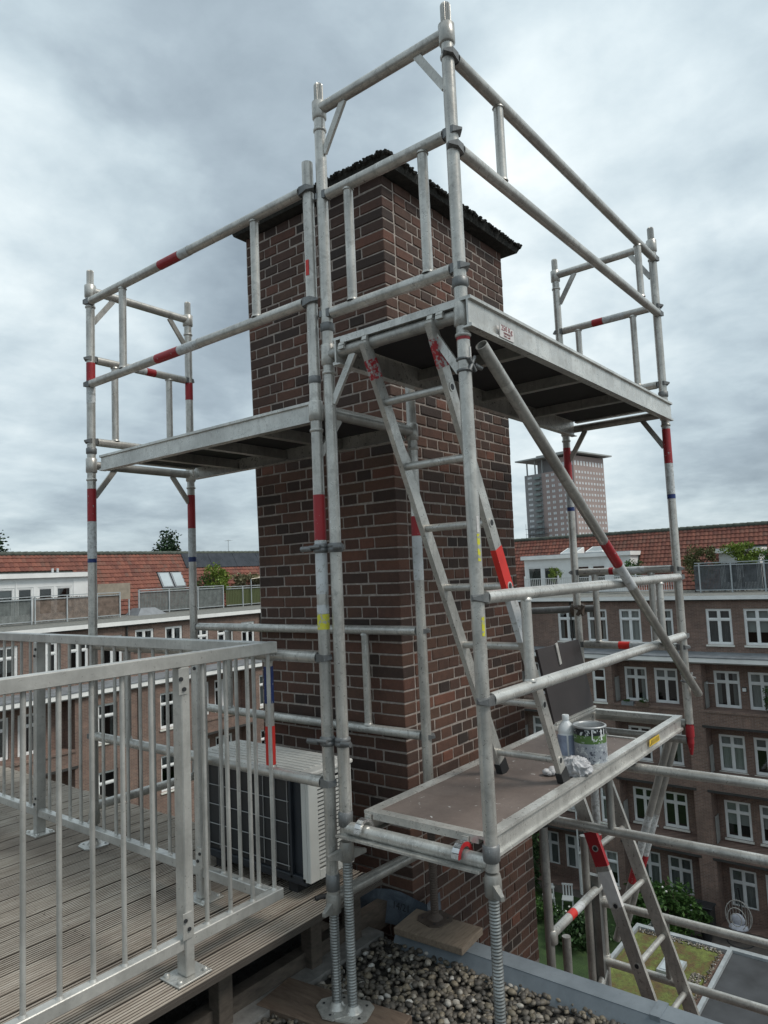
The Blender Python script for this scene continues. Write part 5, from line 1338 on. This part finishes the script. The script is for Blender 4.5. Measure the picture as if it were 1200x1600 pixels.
skl = MB().box(22.6, 23.5, 7.35, 8.0, -12.46, -12.34); so = build(skl, 'roof_light_frame', 'galv_far', ext); build(MB().box(22.68, 23.42, 7.43, 7.92, -12.339, -12.32), 'pane', 'roof_glass', so)
ex2 = thing('garden_extension', 'low garden extension with a flat black bitumen roof', 'building', (20, 2.0, GZ))
build(MB().box(14, 25.15, -4, 6.54, GZ, -12.50), 'wall', 'block_brick', ex2)
build(MB().box(14, 25.0, -4, 6.50, -12.499, -12.45), 'bitumen_roof', 'bitumen', ex2)
build(MB().box(25.0, 25.2, -4, 6.48, -12.499, -12.36).box(14, 25.0, 6.38, 6.50, -12.449, -12.34), 'roof_edge', 'galv_far', ex2)
hc = thing('hanging_chair', 'grey wicker hanging egg chair with pale cushions on the patio', 'chair', (32.3, 7.9, GZ))
for k in range(14):
    a = math.pi*k/13; sh = MB(); build(sh.path([(32.3+.42*math.sin(a)*math.cos(t)*-1, 7.9+.50*math.sin(t)*1.0*math.sin(a) if False else 7.9+.5*math.cos(a), -14.55+.62*math.sin(t)*math.sin(a)) for t in [math.pi*(.5+j/10) for j in range(11)]], .012, 5), 'shell_rib', 'wicker', hc)
for f_ in (.4, .7, 1.0): build(MB().path([(32.3-.42*math.sqrt(max(0, 1-f_*f_)), 7.9+.5*f_*math.cos(t), -14.55+.62*f_*math.sin(t)) for t in [2*math.pi*j/20 for j in range(21)]], .018, 6), 'shell_hoop', 'wicker', hc)
build(MB().ball((32.2, 7.9, -14.95), .30, .38, .12, 12, 8, .1).ball((32.42-.2, 7.9, -14.65), .10, .26, .24, 10, 8, .15), 'cushion', 'cushion', hc)
build(MB().path([(32.75, 7.9, GZ+.05), (32.8, 7.9, -14.2), (32.65, 7.9, -13.6), (32.3, 7.9, -13.5)], .03, 8).tube((32.3, 7.9, -13.5), (32.3, 7.9, -13.93), .01, 5).path([(32.3+.5*math.cos(t), 7.9+.5*math.sin(t), GZ+.04) for t in [2*math.pi*j/16 for j in range(17)]], .025, 6), 'stand', 'black_metal', hc)
def garden_chair(x, y, rz, label):
    th = thing('garden_chair', label, 'chair', (x, y, GZ+.04), 'white garden chairs'); M = Matrix.Translation((x, y, GZ+.04)) @ Matrix.Rotation(rz, 4, 'Z')
    xf = lambda a, b, c: tuple(M @ Vector((a, b, c)))
    build(MB(xf).box(-.25, .25, -.25, .25, .40, .44), 'seat', 'white_rail', th)
    bk = MB(xf)
    for k in range(4): bk.box(-.22+k*.13, -.16+k*.13, .22, .25, .44, .9)
    bk.box(-.25, .25, .21, .26, .9, .97); build(bk, 'backrest', 'white_rail', th)
    for a in (-.22, .22):
        for b in (-.22, .22): build(MB(xf).bar((a*1.1, b*1.1, 0), (a, b, .4), .04, .04, (0, 1, 0)), 'leg', 'white_rail', th)
garden_chair(32.0, 16.2, .5, 'white garden chair on the patio close to the ivy hedge'); garden_chair(31.0, 15.7, 2.2, 'white garden chair nearest the lawn, below the other chair'); garden_chair(31.3, 14.9, -1.2, 'white garden chair beside the closed white parasol')
gp = thing('closed_parasol', 'closed white parasol beside the garden chairs', 'parasol', (31.8, 14.3, GZ))
build(MB().tube((31.8, 14.3, GZ), (31.8, 14.3, -13.0), .03, 8), 'pole', 'white_rail', gp); build(MB().tube((31.8, 14.3, -15.0), (31.8, 14.3, -13.2), .17, 12, r2=.07).tube((31.8, 14.3, -13.2), (31.8, 14.3, -12.95), .12, 12, r2=.03), 'canopy', 'parasol_cloth', gp)
pb_ = thing('planter_box', 'dark storage box on the patio right of the green bush', 'box', (32.6, 9.3, GZ)); build(MB().cbox(32.3, 32.9, 8.95, 9.7, GZ+.04, -14.6, .03), 'body', 'dark_lintel', pb_); build(MB().cbox(32.25, 32.95, 8.9, 9.75, -14.599, -14.53, .02), 'lid', 'black_metal', pb_)
# window boxes on the left loggia sill of the right wing
for y, mt, lab in ((12.2, 'lead_grey', 'dark window box with plants on the loggia parapet left of the diagonal tube'), (11.5, 'plank_wood', 'brown window box on the loggia parapet, right of the dark one')):
    t_ = thing('window_box', lab, 'planter', (XR-.95, y, -6.55)); build(MB().box(33.22, 33.4, y-.28, y+.28, -6.60, -6.42), 'box', mt, t_)
    f_ = MB(); foliage(f_, (33.3, y, -6.36), .1, .3, .12, 260, .06, clumps=8); build(f_, 'foliage', 'leaf_mid', t_, kind='stuff')
wp_ = thing('climbing_plant', 'leafy plant between the two rightmost loggia windows', 'plant', (33.7, 7.35, -6.5)); f_ = MB(); foliage(f_, (33.75, 6.45, -5.85), .12, .18, .5, 380, .08, clumps=12); build(f_, 'foliage', 'leaf_mid', wp_, kind='stuff'); build(MB().tube((33.7, 6.45, -6.55), (33.75, 6.45, -5.6), .02, 6), 'stem', 'bark', wp_)
wl2 = thing('wall_lamp', 'small white wall lamp between the loggia windows', 'lamp', (34.1, 7.35, -5.7)); build(MB().box(34.10, 34.19, 7.28, 7.42, -5.78, -5.64), 'housing', 'white_paint', wl2); build(MB().box(34.19, 34.2, 7.26, 7.44, -5.82, -5.60), 'back_plate', 'dark_lintel', wl2)
cp_ = thing('clothes_pole', 'thin white pole sticking out of the loggia beside the diagonal tube end', 'pole', (33.2, 9.3, -5.3)); build(MB().tube((33.0, 9.55, -5.35), (34.1, 8.55, -5.5), .02, 6), 'pole', 'white_paint', cp_)

# ------------------------------------------------------------------ the far tower block
tb_ = thing('tower_block', 'high brick tower block with an overhanging flat roof slab behind the red roofs', 'tower block', (287.4, 121.5, GZ))
C0 = Vector((287.4, 121.5, 0)); DL = Vector((.205, .979, 0)).normalized(); DR = Vector((.983, -.184, 0)).normalized()
def TB(u, v, z): p = C0+DL*u+DR*v; return (p.x, p.y, z)
LW, RW, H = 26.5, 23.7, 44.3
build(MB(TB).box(9.0, LW, .0, RW, GZ, 41.6), 'wall', 'tower_brick_hazed', tb_)
build(MB(TB).box(0, 8.99, 0, RW, GZ, 47.2), 'wall', 'tower_brick_hazed', tb_)
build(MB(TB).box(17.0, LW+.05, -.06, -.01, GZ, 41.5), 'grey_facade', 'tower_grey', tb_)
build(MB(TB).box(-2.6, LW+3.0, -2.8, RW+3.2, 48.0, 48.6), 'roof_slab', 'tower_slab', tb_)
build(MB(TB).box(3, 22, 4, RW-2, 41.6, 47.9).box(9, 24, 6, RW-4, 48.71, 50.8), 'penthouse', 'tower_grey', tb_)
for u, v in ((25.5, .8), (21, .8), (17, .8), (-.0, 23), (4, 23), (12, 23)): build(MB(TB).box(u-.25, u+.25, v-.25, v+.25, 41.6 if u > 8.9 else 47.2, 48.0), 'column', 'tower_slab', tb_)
wn_ = MB(TB); bc = MB(TB); pitch = 2.44
for r in range(24):
    z = 40.2-r*pitch
    if z < GZ+1: break
    for u in (1.6, 4.6, 7.5, 11.0, 14.0):
        for k in (-.75, .1): wn_.box(u+k, u+k+.62, -.05, -.005, z-.55, z+.55)
    for k in (0, .8, 1.6): wn_.box(22.6+k, 23.2+k, -.12, -.065, z-.5, z+.5)
    for v in [1.2+2.28*i for i in range(10)]:
        for k in (0, .62): wn_.box(-.05, -.005, v+k, v+k+.48, z-.55, z+.5)
    bc.box(17.4, 20.6, -1.4, -.07, z-1.15, z-.2)
wn_.box(.4, 8.4, -.05, -.005, 43.0, 44.9)
for v in [.8+2.3*i for i in range(10)]: wn_.box(-.05, -.005, v, v+1.1, 43.0, 45.0)
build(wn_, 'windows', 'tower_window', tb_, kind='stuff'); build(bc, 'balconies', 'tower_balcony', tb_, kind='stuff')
sc_ = MB(TB)
for k in range(14): sc_.box(14.8+.0, LW, -1.9, -1.75, GZ+1+k*2.44-.07, GZ+1+k*2.44+.07).box(14.8, LW, -1.9, -.3, GZ+1+k*2.44-.05, GZ+1+k*2.44)
for k in range(8): sc_.box(14.8+k*1.6, 14.9+k*1.6, -1.95, -1.85, GZ, GZ+35)
build(sc_, 'site_scaffolding', 'lead_grey', tb_)
# a gable head beyond the right ridge
gh = thing('distant_roof', 'small gable ridge peeping above the red roof at the far right', 'roof', (60, 12.5, GZ))
build(MB().box(58, 62, 9.2, 15, GZ, 1.9), 'wall', 'block_brick', gh)
build(MB().prism([(9.0, 1.9), (15.2, 1.9), (12.6, 2.35), (11.6, 2.35)], 'x', 57.8, 62.2), 'roof', 'ridge_tile', gh)

for (x, y, z, h, lab) in ((29.5, 36.0, 1.7, .9, 'thin roof aerial above the left tiled ridge left of the poplar'), (40.6, 2.6, 1.7, 1.1, 'thin roof aerial on the right ridge near the picture edge')):
    a_ = thing('roof_aerial', lab, 'aerial', (x, y, z)); build(MB().tube((x, y, z-.4), (x, y, z+h), .018, 6), 'mast', 'galv_far', a_)
    m1 = MB().tube((x, y-.3, z+h-.05), (x, y+.3, z+h-.05), .01, 5)
    for k in range(4): m1.tube((x-.15, y-.25+k*.16, z+h-.05), (x+.15, y-.25+k*.16, z+h-.05), .007, 5)
    build(m1, 'element', 'galv_far', a_)

for k, (x, y, lab) in enumerate(((32.9, 6.2, 'dark round planter with a small shrub right of the hanging chair'), (31.6, 9.0, 'dark planter with a small shrub in front of the storage box'))):
    p_ = thing('planter_pot', lab, 'planter', (x, y, GZ)); build(MB().lathe((x, y, GZ+.03), [(.16, 0), (.24, .42), (.25, .45), (.2, .44)], 14), 'pot', 'black_metal', p_)
    f_ = MB(); foliage(f_, (x, y, GZ+.8), .35, .35, .4, 500, .12, clumps=10); build(f_, 'foliage', 'leaf_mid', p_, kind='stuff')
for k, y in enumerate((10.55,)):
    f_ = thing('garden_fence', 'low grey garden fence along the edge of the lawn by the patio', 'fence', (29, y, GZ)); 
    for j in range(24): build(MB().box(25.6+j*.2, 25.76+j*.2, y-.02, y+.02, GZ+.04, GZ+1.2+R.uniform(-.03, .03)), 'slat', 'bamboo_grey', f_)
    build(MB().box(25.5, 30.5, y+.021, y+.05, GZ+.9, GZ+.98), 'rail', 'bamboo_grey', f_)
